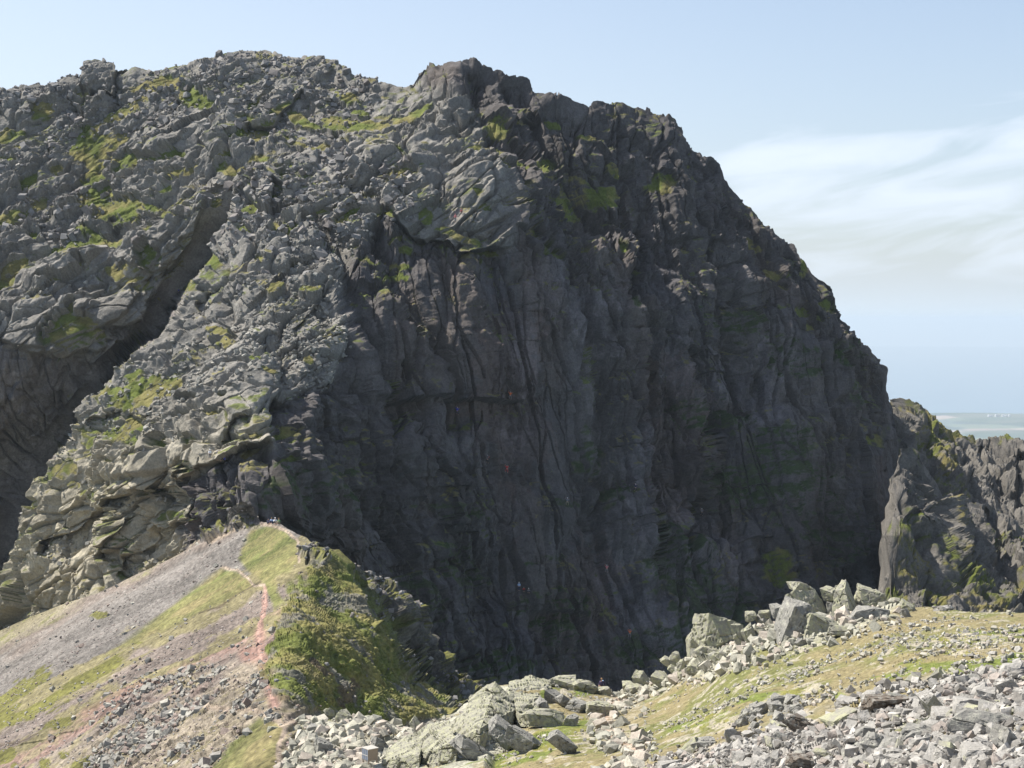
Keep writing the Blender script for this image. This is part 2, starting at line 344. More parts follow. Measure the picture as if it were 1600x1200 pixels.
def crag_col(s):
    P, N = s.Q, s.N; n1 = fbm(P, 60, 4, 91); n2 = fbm(P, 8, 4, 95); n3 = fbm(P, 1.5, 3, 99)
    c = mixc(np.tile([.178, .170, .153], (len(P), 1)), [.084, .078, .076], steep) * (1 + .22 * n2 + .18 * n3)[:, None] * (1 + .45 * (cellv * steep + celld * (1 - steep)))[:, None]  # rock of the shaded face is painted darker to deepen its shade
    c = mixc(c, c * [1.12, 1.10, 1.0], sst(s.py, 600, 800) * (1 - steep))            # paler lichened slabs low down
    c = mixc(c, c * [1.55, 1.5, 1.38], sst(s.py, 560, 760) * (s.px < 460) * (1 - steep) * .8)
    st = sst(fbm(P * [1, 1, .22], 10, 4, 120), .05, .6) * steep
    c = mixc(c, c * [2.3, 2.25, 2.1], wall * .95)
    c = mixc(c, [.105, .084, .07], st * .4)                                         # rusty streaks on the north face
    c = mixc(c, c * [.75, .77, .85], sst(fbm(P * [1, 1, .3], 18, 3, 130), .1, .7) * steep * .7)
    pale = spots(s.px, s.py, [(920,480,30,60),(1005,780,26,130),(1105,850,55,40,-20),(1060,590,20,50),(975,900,18,60),(860,430,16,60),(1150,600,60,60),(820,560,30,90),(1060,980,40,60)], P, 141, 1.3)
    c = mixc(c, c * [1.5, 1.5, 1.55], pale * steep * .8)
    red = spots(s.px, s.py, [(1060,680,50,110,0),(790,620,60,140,0),(1370,830,18,80),(930,930,40,90)], P, 140)
    c = mixc(c, c * [1.12, .96, .9], red * .6)
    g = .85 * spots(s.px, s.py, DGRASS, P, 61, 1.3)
    flat = sst(s.N0[:, 2] + .35 * N[:, 2], .62, .95)
    amb = sst(fbm(P, 9, 4, 71) + .6 * fbm(P, 1.8, 2, 72), .24, .42) * sst(N[:, 2], .5, .8)
    g = np.maximum.reduce([g * sst(N[:, 2], .12, .45), amb * .9, GM * sst(N[:, 2], -.1, .25)])
    gc = mixc(np.tile([.085, .105, .022], (len(P), 1)), [.15, .135, .05], sst(fbm(P, 5, 3, 73), -.4, .5))
    gc = gc * (1 + .3 * n3)[:, None]
    dgm = spots(s.px, s.py, DGRASS, P, 61, 1.3); gc = mixc(gc, gc * [.3, .45, .45], dgm)  # same grass as elsewhere, darkened to carry the shade of the face
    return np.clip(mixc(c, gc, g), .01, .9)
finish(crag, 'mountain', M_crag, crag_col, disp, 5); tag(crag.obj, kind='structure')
print('crag', time.time() - T0)

# ------------------------------------------------------------------ the lower buttresses beyond the dark gully
def small_crag(name, x0, x1, top, bot, rows, depth, seed, extra=None, grass=(), amb=.3):
    s = sheet(x0, x1, 1.3, top, bot, rows, depth, back=(60, 1.1, 24), wr=900)
    P = s.P.reshape(-1, 3); W = P + np.stack([fbm(P, 20, 3, seed), fbm(P, 20, 3, seed + 1), fbm(P, 20, 3, seed + 2)], -1) * 3
    dsp = fbm(P, 30, 3, seed + 3) * 1.8
    for k, (L, a) in enumerate([(17, 2.0), (8, 1.3), (4, .75), (2, .36), (1, .15)]):
        v, c = joints(W, basis((-.35, .1, 1), (L * 1.4, L * .6, L * .9)), seed + 20 + k); dsp = dsp + a * v
    def col(s):
        P, N = s.Q, s.N; n2 = fbm(P, 7, 4, seed + 40); n3 = fbm(P, 1.4, 3, seed + 44)
        c = np.tile([.118, .110, .098], (len(P), 1)) * (1 + .25 * n2 + .2 * n3)[:, None]
        g = np.maximum(spots(s.px, s.py, grass, P, seed + 50, 1.2), sst(fbm(P, 12, 4, seed + 51) + .4 * n3, amb, amb + .3) * sst(N[:, 2], .35, .65))
        g = g * sst(N[:, 2], .15, .4) * sst(fbm(P, 2.2, 3, seed + 60), -.45, .05)
        gc = mixc(np.tile([.09, .105, .022], (len(P), 1)), [.15, .13, .05], sst(n2, -.4, .5))
        return np.clip(mixc(c, gc, g), .01, .9)
    dsp = dsp * (.65 + .35 * sst(s.px, x0 + 15, x0 + 60))
    finish(s, name, M_crag, col, dsp, 4, stretch=7.); tag(s.obj, kind='structure'); return s
R1 = TPS([(1380,640,428),(1400,630,430),(1450,680,428),(1530,690,440),(1600,690,436),(1700,700,436),(1400,750,410),(1450,760,406),(1500,780,398),(1550,760,412),(1600,800,398),(1700,800,400),(1450,950,376),(1600,950,366),(1380,950,390),(1700,950,370)])
def d1(px, py):
    D = R1(px, py); px, py = wob(px, py, 1.5)
    for pl, a, w in [([(1432,640),(1440,700),(1450,760)], 5, 18), ([(1530,690),(1535,740),(1560,800)], 7, 14), ([(1495,690),(1500,740),(1520,800)], 5, 20), ([(1590,695),(1585,740),(1590,800)], 8, 30)]: D = D + step(px, py, pl, a, w)
    return D
small_crag('mountain_shoulder', 1384, 1720, [(1384,700),(1396,640),(1406,628),(1424,634),(1440,646),(1460,656),(1490,671),(1520,688),(1550,697),(1558,695),(1562,690),(1580,684),(1592,688),(1600,694),(1640,690),(1720,720)],
   [(1384,960),(1720,960)], 230, d1, 300, grass=[(1455,700,22,26,-30),(1480,690,20,10,-30),(1500,680,30,6,-28),(1475,740,14,24,-30)], amb=.15)
R2 = TPS([(x, y, 340 + (d_ - 372) * .9) for x, y, d_ in [(1385,940,360),(1400,740,384),(1420,700,388),(1450,740,390),(1500,790,392),(1600,830,390),(1700,830,390),(1400,850,364),(1450,850,366),(1450,950,344),(1520,900,366),(1600,900,368),(1600,980,346),(1700,980,348),(1420,1000,334),(1520,990,336)]])
def d2(px, py):
    wx, wy = wob(px, py, 1.6); D = R2(px, py) + .07 * np.clip(px - 1400, -20, 400)
    px, py = wx, wy
    for pl, a, w in [([(1440,720),(1460,790),(1490,860),(1500,930)], 7, 30), ([(1422,830),(1450,880),(1440,950)], 5, 22), ([(1540,800),(1545,860),(1550,940)], 8, 30), ([(1400,790),(1430,800),(1400,830)], 3, 20)]: D = D + step(px, py, pl, a, w)
    return D
small_crag('rock_buttress', 1374, 1720, [(1374,1020),(1381,950),(1385,905),(1392,890),(1390,850),(1396,820),(1399,780),(1402,735),(1408,712),(1412,702),(1420,697),(1430,703),(1440,722),(1462,762),(1482,782),(1520,792),(1545,798),(1570,812),(1600,818),(1720,830)],
   [(1374,1040),(1720,1030)], 230, d2, 400, grass=[(1410,770,12,5,-20),(1430,860,26,8,-30),(1420,890,16,12,-20),(1470,930,26,26,-35),(1500,880,20,10,-20),(1440,790,20,6,-30),(1560,950,30,10),(1540,850,20,8),(1590,845,14,5),(1400,930,14,8),(1410,830,12,5,-20),(1520,920,14,20,-30),(1580,920,20,10),(1480,830,16,6,-25)], amb=.08)
print('right', time.time() - T0)

# ------------------------------------------------------------------ the ridge with its paths and screes
def DL(px, py): return 102362 / np.maximum(py + .6 * px - 676, 60)
pts = []
for q in [(-150,1250),(-100,1050),(0,985),(0,1100),(0,1230),(100,935),(100,1040),(100,1150),(100,1260),(200,905),(200,1000),(200,1100),(200,1230),(300,850),(300,940),(300,1040),(300,1150),(300,1260),(400,815),(400,870),(400,960),(400,1050),
          (400,1130),(400,1260),(440,820),(450,1130),(450,1200),(470,860),(350,840)]:
    pts.append((q[0], q[1], float(DL(*map(float, q)))))
pts += [(490,857,218),(440,960,187),(425,1010,174),(430,1080,156),(500,1120,160),(560,1000,193),(560,1110,176),(600,900,222),(640,940,227),(650,1100,192),(700,1110,203),(735,1090,240),(700,1020,236),(620,1000,207),(655,1010,227),(690,1065,233),(550,880,220),(520,930,205),
        (600,1230,180),(750,1230,215),(375,785,268)]
RD = TPS(pts)
def ridge_depth(px, py):
    D = RD(px, py)
    D = D + .17 * np.clip(px - 560, 0, 250) * soft(*wob(px, py, 1.2), [(540,870),(560,915),(590,960),(650,1045),(710,1110),(790,1110),(790,850)], 4)
    for pl, a, w in [([(540,885),(560,915),(585,965),(620,1010),(660,1060),(705,1100)], 12, 70), ([(590,905),(600,940),(625,960)], 4, 20), ([(480,850),(478,880),(500,890)], 3, 20),
                     ([(470,1010),(510,1040),(550,1080),(565,1110)], 4, 22), ([(395,920),(370,925),(330,952),(290,965)], 1.0, 20), ([(130,1140),(80,1155),(30,1170),(-40,1185)], .9, 18), ([(410,905),(400,912),(385,905)], 1.2, 12),
                     ([(400,1000),(340,1035),(280,1065)], .8, 12)]: D = D + step(px, py, pl, a, w, 1.5)
    return D
RTOP = [(-200,1060),(-60,1010),(0,985),(50,962),(100,944),(150,927),(200,903),(250,880),(290,858),(305,838),(325,822),(345,812),(350,800),(375,785),(392,792),(402,808),(406,815),(440,819),(460,832),(480,842),(492,853),(505,856),(530,860),
        (548,876),(570,893),(600,903),(632,925),(640,945),(660,975),(690,1020),(715,1060),(735,1088),(745,1110),(760,1150),(800,1230)]
ridge = sheet(-90, 770, 1.25, RTOP, [(-200,1270),(800,1270)], 300, ridge_depth, back=(45, 1.3, 24), wl=500)
P = ridge.P.reshape(-1, 3); px, py = ridge.px, ridge.py
ex_, ey_ = wob(px, py, 3.4)
east = soft(ex_, ey_, [(490,850),(470,890),(445,950),(425,985),(418,1010),(418,1050),(425,1070),(470,1112),(520,1125),(780,1130),(780,850)], 6)
erock = soft(ex_, ey_, [(540,870),(560,915),(590,960),(650,1045),(710,1110),(790,1110),(790,850)], 7)
knoll = spots(px, py, [(375,802,26,18),(340,832,22,10,30),(500,866,16,10,-30),(485,862,14,14)], P, 221)
rubble = soft(px, py, [(220,1060),(300,1040),(400,1050),(415,1100),(440,1130),(400,1140),(330,1200),(300,1260),(60,1260),(130,1160)], 16)
W = P + np.stack([vnoise(P, 5, 201), vnoise(P, 5, 202), vnoise(P, 5, 203)], -1)
hum = 0
for k, (L, a) in enumerate([(3.2, .26), (1.5, .2), (.8, .13)]):
    v, e, c = blocks(W, basis((.8, .4, -.3), (L * 1.5, L * .7, L * .8)), 211 + k, .6); hum = hum + a * (sst(e, 0, .5) * 1.2 + .5 * v)
rk = 0
for k, (L, a) in enumerate([(11, 1.9), (5, 1.2), (2.4, .6), (1.1, .28)]):
    v, c = joints(W, basis((-.3, .2, 1), (L * 1.3, L * .5, L * .8)), 231 + k); rk = rk + a * v
rub = 0
for k, (L, a) in enumerate([(2.4, .22), (1.2, .11)]):
    v, e, c = blocks(W, basis((1, 0, 0), (L, L, L)), 251 + k, 1.2); rub = rub + a * v
q_ = py + .55 * px
rills = np.sin(q_ * .35 + 2 * fbm(P, 20, 2, 262)) * .12 * (1 - east)
disp = fbm(P, 25, 3, 260) * .9 + fbm(P, 1.2, 3, 261) * .07 + rills + hum * east * (1 - erock) + rk * np.maximum(erock, knoll) * np.where(knoll > erock, .5, 1) + rub * rubble * .8
rowv = np.repeat(np.arange(ridge.shape[0]), ridge.shape[1])
disp *= 1 - .6 * sst(rowv - (ridge.rows - 20), 0, 18)
def near_line(px, py, poly, w, soft_=1.5): d, s, t = pline(px, py, poly); return 1 - sst(d, w - soft_, w + soft_)
def ridge_col(s):
    P, N = s.Q, s.N; px, py = s.px, s.py
    nb = fbm(P, 18, 4, 271); n2 = fbm(P, 4, 4, 272); n3 = fbm(P, .9, 3, 273)
    q = py + .55 * px + 9 * nb + 8 * n2 + 5 * n3 + 16 * fbm(np.stack([py + .55 * px, py * .12 - px * .2, 0 * px], -1), 16, 3, 274)
    scree_g = np.array([.15, .139, .127]); scree_p = np.array([.162, .136, .118]); dry = np.array([.16, .142, .078]); green = np.array([.095, .108, .03]); pink = np.array([.20, .135, .113])
    keys = [(960, dry * .8), (1000, np.array([.20, .18, .13])), (1020, scree_p * 1.05), (1045, scree_g * 1.1), (1062, scree_g), (1104, scree_g * .95), (1112, dry), (1146, dry * .95), (1154, scree_p), (1176, scree_p * .9), (1182, dry * 1.0), (1196, dry * 1.05), (1204, pink), (1222, scree_p), (1240, np.array([.21, .18, .14])), (1500, np.array([.22, .19, .14]))]
    kq = [k[0] for k in keys]; c = np.stack([np.interp(q, kq, [k[1][i] for k in keys]) for i in range(3)], -1)
    m = sst(n2 + .6 * n3, .1, .5) * sst(q, 1180, 1215); c = mixc(c, dry, m * .7)
    m = sst(n2 + .5 * n3, .15, .5) * (1 - sst(q, 1010, 1035)); c = mixc(c, [.11, .115, .035], m * .7)
    c = mixc(c, green * [1.15, 1, 1], spots(px, py, [(30,1085,45,14,30),(60,1115,50,14,25),(20,1130,30,10,20),(115,1075,40,10,35),(165,1050,35,7,35),(85,1135,20,6,10),(100,1180,10,6),(130,1187,20,6,20),(10,1185,12,10),(295,1012,7,3),(230,985,10,5),(160,965,14,4),(215,1005,8,3),(70,1195,8,8)], P, 281, 1.5) * .95)
    turf = mixc(np.tile([.145, .14, .058], (len(P), 1)), [.108, .122, .04], sst(fbm(P, 9, 3, 282), -.3, .4)); turf = mixc(turf, [.19, .155, .08], sst(fbm(P, 5, 3, 283), .1, .6) * .6)
    c = mixc(c, turf, np.maximum(soft(px, py, [(378,850),(392,828),(420,821),(445,828),(461,846),(466,872),(452,893),(430,900),(432,920),(445,935),(425,945),(408,905),(388,893),(372,872)], 4), soft(px, py, [(345,887),(372,893),(394,913),(345,940),(300,960),(225,1000),(160,1030),(230,975),(280,935)], 5)))
    c = mixc(c, turf, soft(px, py, [(408,1128),(440,1135),(450,1142),(436,1170),(432,1200),(440,1270),(300,1270),(330,1200),(370,1160)], 4))
    c = mixc(c, pink * [1, .92, .9], np.maximum.reduce([near_line(px, py, [(412,925),(406,960),(404,1000)], 4), near_line(px, py, [(404,985),(402,1010),(410,1035),(416,1060),(424,1085),(430,1105)], 8, 6), near_line(px, py, [(385,1018),(410,1018)], 14, 8), near_line(px, py, [(135,1120),(200,1085),(250,1065)], 4, 4) * .5]) * .9)
    sand = np.array([.27, .22, .17])
    c = mixc(c, [.31, .2, .165], near_line(px, py, [(430,1108),(423,1088),(416,1062),(409,1035),(402,1010),(401,985),(405,960),(411,930),(412,915)], 2.5, 1.5) * .85)
    c = mixc(c, sand, np.maximum.reduce([near_line(px, py, [(441,1210),(434,1180),(437,1160),(446,1143),(436,1130),(410,1118),(390,1110),(340,1106),(300,1104)], 4, 2), near_line(px, py, [(450,1130),(470,1122)], 9, 4), near_line(px, py, [(345,885),(370,890),(387,903),(396,914),(412,912)], 1.8, 1),
        near_line(px, py, [(330,850),(370,828),(395,819),(425,820),(447,828),(461,842),(467,858),(467,876)], 2.2, 1.2)]))
    c = mixc(c, [.06, .045, .03], np.maximum(near_line(px, py, [(405,906),(370,925),(340,948),(310,957)], 1.6, 1.5), near_line(px, py, [(60,1150),(30,1163),(0,1172)], 1.6, 1.5)) * .8)
    ge = mixc(np.tile([.115, .132, .034], (len(P), 1)), [.185, .17, .062], sst(fbm(P, 6, 3, 291) + .3 * n3, -.3, .4))
    ge = mixc(ge, [.115, .085, .065], np.maximum(sst(n2, .35, .6) * .3, .8 * spots(px, py, [(540,1085,12,20,-20),(500,1045,16,5,-40),(450,1105,40,8,-25)], P, 292)))
    ge = mixc(ge, [.15, .142, .125], sst(fbm(P, 3.2, 4, 295), .28, .42) * .8)
    c = mixc(c, ge, east)
    rock = np.tile([.105, .098, .088], (len(P), 1)) * (1 + .3 * n2 + .2 * n3)[:, None]
    gr = sst(N[:, 2] + .3 * n2, .6, .85)
    c = mixc(c, mixc(rock, [.12, .12, .035], gr), np.maximum(erock, knoll))
    n4 = fbm(P, .45, 2, 275)
    stk = fbm(np.stack([(py + .55 * px) * 1.0, (px - .55 * py) * .08, 0 * px], -1), 9, 4, 276)
    c = c * (1 + .2 * n3 + .12 * n2 + (.34 * n4 + .3 * stk) * (1 - east))[:, None]
    return np.clip(c, .01, .9)
finish(ridge, 'ridge_hill', M_ridge, ridge_col, disp, 4); tag(ridge.obj, kind='structure')
print('ridge', time.time() - T0)

# ------------------------------------------------------------------ the near slope
FD = TPS([(300,1300,125),(380,1230,127),(440,1160,138),(480,1120,146),(560,1122,146),(640,1136,143),(700,1118,146),(760,1088,152),(830,1074,156),(880,1074,158),(930,1082,158),(980,1088,160),(1040,1060,154),(1090,1022,148),(1140,995,143),(1200,985,140),(1260,970,136),(1330,968,131),
  (1400,957,127),(1500,958,120),(1600,960,113),(1720,964,105),(900,1150,117),(1000,1130,121),(1100,1100,113),(1100,1180,86),(1300,1050,102),(1300,1150,76),(1500,1010,97),(1500,1100,71),(1500,1190,57),(1500,1280,48),(1650,1100,64),(1720,1280,43),
  (1300,1280,56),(1100,1280,67),(900,1280,84),(700,1190,118),(700,1280,101),(550,1180,130),(500,1280,112)])
def fore_depth(px, py):
    D = FD(px, py)
    for pl, a, w in [([(835,1120),(790,1118),(770,1128),(740,1145),(715,1165),(705,1195)], 2.6, 60), ([(950,1108),(915,1106),(880,1100)], .8, 30)]: D = D + step(px, py, pl, a, w, 1.5)
    return D
FTOP = [(300,1330),(360,1260),(400,1200),(430,1165),(455,1132),(480,1119),(520,1121),(560,1124),(600,1132),(640,1138),(680,1128),(715,1112),(745,1093),(770,1078),(800,1072),(860,1072),(900,1076),(930,1080),(960,1086),(978,1088),(1000,1080),(1040,1062),(1075,1040),(1095,1020),(1130,1002),
        (1170,990),(1220,980),(1280,970),(1340,962),(1400,954),(1440,952),(1470,955),(1510,958),(1560,959),(1600,960),(1760,965)]
fore = sheet(330, 1740, 1.2, FTOP, [(300,1360),(380,1300),(1760,1300)], 280, fore_depth, back=(40, 1.2, 24), front=30, wr=1300)
P = fore.P.reshape(-1, 3); px, py = fore.px, fore.py
slab = soft(px, py, [(600,1130),(690,1120),(750,1075),(860,1065),(850,1110),(800,1150),(770,1190),(760,1230),(560,1230),(590,1180)], 6)
rocky = np.maximum.reduce([slab, soft(px, py, [(470,1118),(640,1135),(640,1230),(450,1230)], 8) * .7, soft(px, py, [(1070,1030),(1100,985),(1420,940),(1400,975),(1240,1020),(1080,1060),(1000,1090),(970,1080)], 6)])
fieldm = soft(px, py, [(880,1320),(1040,1190),(1150,1160),(1290,1120),(1330,1092),(1440,1070),(1760,1030),(1760,1320)], 14) * (1 - np.maximum(soft(px, py, [(1375,1156),(1400,1140),(1440,1126),(1500,1108),(1510,1118),(1450,1136),(1405,1158),(1385,1166)], 4), soft(px, py, [(1255,1128),(1290,1114),(1320,1120),(1300,1135)], 4)))
W = P + np.stack([vnoise(P, 3, 501), vnoise(P, 3, 502), vnoise(P, 3, 503)], -1) * .6
rk = 0
for k, (L, a) in enumerate([(5, .38), (2.6, .2)]):
    v, c = joints(W * [1, .6, 1], basis((.75, .35, .3), (L * 1.6, L * .7, L * .9)), 511 + k); rk = rk + a * v
fl = 0
for k, (L, a) in enumerate([(2.4, .16), (1.2, .07)]):
    v, e, c = blocks(W * [1, .6, 1], basis((1, .2, 0), (L, L * .8, L * .8)), 521 + k, 1.2); fl = fl + a * v
tus = 0
for k, (L, a) in enumerate([(2.6, .10), (1.3, .05)]):
    v, e, c = blocks(W * [1, .6, 1], basis((1, .2, 0), (L, L, L)), 531 + k, .6); tus = tus + a * (sst(e, 0, .5) + .5 * v)
disp = fbm(P, 14, 3, 540) * .35 + fbm(P, 1.5, 2, 541) * .04 + rk * rocky + fl * np.maximum(fieldm, .15) + tus * (1 - np.maximum(rocky, fieldm))
rowv = np.repeat(np.arange(fore.shape[0]), fore.shape[1])
disp *= sst(rowv, 4, 26)
def fore_col(s):
    P, N = s.Q, s.N; px, py = s.px, s.py
    n1 = fbm(P, 9, 4, 551); n2 = fbm(P, 2.5, 4, 552); n3 = fbm(P, .6, 3, 553)
    c = mixc(np.tile([.20, .17, .09], (len(P), 1)), [.135, .14, .05], sst(n1 + .5 * n2, -.2, .45))
    gp = spots(px, py, [(1090,1130,60,14,12),(1225,1090,80,9,8),(1500,1045,110,12,5),(1530,1000,70,6,3),(870,1150,70,16,12),(800,1185,80,12,15),(930,1085,40,5),(1400,1060,60,8,8),(1570,1040,50,12),(900,1125,30,8),(1500,1030,40,6),(860,1095,12,5),(1540,1130,60,7,5),(1300,1095,30,6),(500,1150,14,6),(1320,1130,16,5),(590,1190,14,3),(1440,1130,26,7)], P, 561, 1.0)
    c = mixc(c, mixc(np.tile([.115, .145, .03], (len(P), 1)), [.19, .18, .05], sst(n2, -.1, .6)), gp * .9)
    grv = sst(n2 * .7 + n3 * .8 + .25 * n1, .28, .6) * .8
    grv = np.maximum(grv, near_line(px, py, [(985,1100),(955,1115),(945,1130),(965,1150),(1000,1170),(990,1200),(940,1250)], 16, 14) * sst(n3, -.5, .2))
    c = mixc(c, [.30, .27, .22], grv)
    c = mixc(c, [.36, .27, .21], near_line(px, py, [(975,1092),(955,1110),(940,1125),(950,1145),(985,1160),(995,1180),(960,1215)], 7, 6) * .85)
    c = mixc(c, [.34, .285, .215], soft(px, py, [(440,1125),(600,1130),(660,1140),(600,1230),(440,1230)], 20) * sst(n2, -.5, .3) * .7)
    rc = np.tile([.30, .295, .235], (len(P), 1)) * (1 + .2 * n2 + .2 * n3)[:, None]
    c = mixc(c, rc, rocky * sst(.6 + N[:, 2] * -.2 + .5 * n2, .1, .35))
    fc = np.tile([.30, .285, .26], (len(P), 1)) * (1 + .25 * n2 + .15 * n3)[:, None]
    c = mixc(c, fc, fieldm * sst(n1 + .5 * n2, -.55, -.1) * (1 - gp * .6))
    c = c * (1 + .15 * n3)[:, None]
    return np.clip(c, .01, .9)
finish(fore, 'hillside', M_fore, fore_col, disp, 3); tag(fore.obj, kind='structure')
print('fore', time.time() - T0)

# ------------------------------------------------------------------ loose stones
import bmesh
rs = np.random.RandomState(7); rr = random.Random(5)
def ico(sub):
    bm = bmesh.new(); bmesh.ops.create_icosphere(bm, subdivisions=sub, radius=1)
    v = np.array([x.co[:] for x in bm.verts]); f = np.array([[y.index for y in x.verts] for x in bm.faces]); bm.free(); return v, f
ICO = {k: ico(k) for k in (1, 2, 3, 4)}
def cut_rock(v, rs, n, lo=.72, hi=1.2, boxy=.42):
    v = np.sign(v) * np.abs(v) ** boxy; v = v / np.abs(v).max()
    for _ in range(n):
        d = rs.normal(size=3); d /= np.linalg.norm(d); over = v @ d - rs.uniform(lo, hi)
        v = v - np.maximum(over, 0)[:, None] * d
    return v
def hull(pts, lev=0):
    bm = bmesh.new()
    for p in pts: bm.verts.new(p)
    r = bmesh.ops.convex_hull(bm, input=bm.verts[:])
    bmesh.ops.delete(bm, geom=[g for g in r['geom_interior'] if isinstance(g, bmesh.types.BMVert)], context='VERTS')
    for _ in range(lev): bmesh.ops.subdivide_edges(bm, edges=bm.edges[:], cuts=1, use_grid_fill=True)
    bmesh.ops.triangulate(bm, faces=bm.faces[:]); bmesh.ops.recalc_face_normals(bm, faces=bm.faces[:])
    bm.verts.ensure_lookup_table(); bm.verts.index_update()
    v = np.array([x.co[:] for x in bm.verts]); f = np.array([[y.index for y in x.verts] for x in bm.faces]); nv = np.array([x.normal[:] for x in bm.verts]); bm.free(); return v, f, nv
def block_pts(r, rough=.38, extra=5):
    p = np.array([(x, y, z) for x in (-1, 1) for y in (-1, 1) for z in (-1, 1)], float); p *= 1 - rough * r.uniform(0, 1, (8, 3)) * 1.25
    e = r.normal(size=(extra, 3)); e /= np.abs(e).max(1, keepdims=True); e *= r.uniform(.85, 1.12, (extra, 1))
    return np.concatenate([p, e])
def stones(name, pos, size, col, sub, seed, flat=(.4, .8), tilt=.5, mat=None):
    r = np.random.RandomState(seed); T = 24; tl = []; K = 0
    for _ in range(T):
        v, f, nv = hull(block_pts(r, .45, r.randint(2, 6))); v = v * [1, r.uniform(.55, .95), r.uniform(*flat)]; tl.append((v, f)); K = max(K, len(v))
    NF = max(len(f) for v, f in tl)
    tm = [np.concatenate([v, np.repeat(v[:1], K - len(v), 0)]) for v, f in tl]
    n = len(pos); a = r.uniform(0, 2 * np.pi, n); tx, ty = r.normal(0, tilt, n), r.normal(0, tilt, n)
    ca, sa, cx, sx, cy, sy = np.cos(a), np.sin(a), np.cos(tx), np.sin(tx), np.cos(ty), np.sin(ty); O, I = np.zeros(n), np.ones(n)
    Rz = np.array([[ca, -sa, O], [sa, ca, O], [O, O, I]]); Rx = np.array([[I, O, O], [O, cx, -sx], [O, sx, cx]]); Ry = np.array([[cy, O, sy], [O, I, O], [-sy, O, cy]])
    R = np.einsum('ijn,jkn,kln->nil', Rx, Ry, Rz)
    t = r.randint(0, T, n); V = np.einsum('nij,nkj->nki', R, np.array(tm)[t]) * (size[:, None, None] * .46) + pos[:, None]
    k = K; Fc = np.concatenate([(tl[q][1][None] + (np.nonzero(t == q)[0] * k)[:, None, None]).reshape(-1, 3) for q in range(T)])
    o = mesh_np(name, V.reshape(-1, 3), Fc, mat or M_stone, np.repeat(col, k, 0)); return o
def power(n, a, b, k=2.2):
    u = rs.uniform(0, 1, n); e = 1 - k; return (a ** e + u * (b ** e - a ** e)) ** (1 / e)
def pick(s, w, n):
    w = np.maximum(w, 0) * (s.px > -100) * (s.px < 1730); w[: s.nfront * s.shape[1]] = 0; w[(s.nfront + s.rows) * s.shape[1]:] = 0
    i = rs.choice(len(w), n, p=w / w.sum()); return i
def scatter(name, s, w, n, a, b, cols, sub, seed, k=2.2, sink=.12, label=None, cat='scree', flat=(.45, .85), tilt=.5):
    i = pick(s, w, n); sz = power(n, a, b, k); c = np.array(cols)[rs.randint(0, len(cols), n)] * rs.uniform(.8, 1.2, (n, 1))
    du = rs.uniform(-.5, .5, (n, 3)) * .3
    p = s.Q[i] + du + [0, 0, 1] * (sz * sink)[:, None]
    p[:, 2] -= 0
    o = stones(name, p, sz, c, sub, seed, flat, tilt); tag(o, label, cat, kind='stuff'); return o
GREY = [(.19,.185,.18), (.16,.158,.155), (.22,.21,.195), (.18,.165,.155)]
px, py = crag.px, crag.py; nz = crag.N0[:, 2]
pm = (1 - steep) * (px < 650) * sst(nz, .25, .5) * (1 - spots(px, py, GRASS, crag.P.reshape(-1, 3), 51, 1.1) * .8)
cl = sst(fbm(crag.P.reshape(-1, 3), 22, 3, 601), -.35, .25)
scatter('boulder_scree', crag, pm * cl * (1 - sst(py, 330, 470)) , 5500, .35, 3.2, GREY, 1, 601, 2.4, label='grey boulder scree strewn over the upper mountain slopes left of the summit', cat='scree')
scatter('rock_rubble', crag, pm * sst(py, 300, 420) * cl, 2600, .3, 1.5, [(.24,.235,.21), (.20,.195,.175), (.28,.27,.24)], 1, 602, 2.3, label='loose rubble lying on the ledges of the sunlit lower slabs', cat='rubble')
px, py = ridge.px, ridge.py; q = py + .55 * px; Pr = ridge.P.reshape(-1, 3)
turfm = np.maximum(soft(px, py, [(378,850),(392,828),(420,821),(445,828),(461,846),(466,872),(452,893),(430,900),(432,920),(445,935),(425,945),(408,905),(388,893),(372,872)], 4), soft(px, py, [(345,887),(372,893),(394,913),(345,940),(300,960),(225,1000),(160,1030),(230,975),(280,935)], 5))
turfm = np.maximum(turfm, soft(px, py, [(408,1128),(440,1135),(450,1142),(436,1170),(432,1200),(440,1270),(300,1270),(330,1200),(370,1160)], 4) * .95)
scree_w = (1 - east) * (1 - turfm) * (.25 + sst(q, 1030, 1050) * (1 - sst(q, 1100, 1112)) + sst(q, 1148, 1155) * (1 - sst(q, 1176, 1184)) + .3 * sst(q, 1200, 1215))
scatter('scree', ridge, scree_w, 12000, .14, .5, [(.25,.225,.21), (.23,.2,.185), (.30,.26,.24), (.25,.19,.17), (.26,.24,.22)], 1, 603, 3.0, sink=.0, flat=(.25, .4), tilt=.2, label='pinkish grey scree running down the left flank of the ridge', cat='scree')
scatter('stone_rubble', ridge, rubble * (1 - turfm) * sst(fbm(Pr, 6, 3, 611), -.2, .5) + .02 * (1 - east) * (1 - turfm), 4200, .2, 1.3, [(.27,.26,.23), (.22,.21,.19), (.31,.30,.26), (.26,.21,.18)], 1, 604, 2.3, label='grey stone rubble below the red path at the ridge foot', cat='rubble')
tb = sst(fbm(Pr, 4, 3, 631), -.6, .2)
scatter('tussock_grass', ridge, east * (1 - erock) * tb * (1 - .8 * spots(px, py, [(540,1080,16,24,-20),(500,1045,22,8,-40),(450,1105,40,8,-25),(470,975,12,8)], Pr, 292)) + .12 * erock * sst(ridge.N0[:, 2], .5, .8), 2600, .1, .34, [(.115,.13,.034), (.13,.14,.04), (.18,.165,.065), (.10,.115,.03), (.16,.15,.055)], 1, 631, 1.8, label='tussocky grass and bilberry covering the steep right side of the ridge', cat='grass', flat=(.3, .5), tilt=.3, sink=-.1)
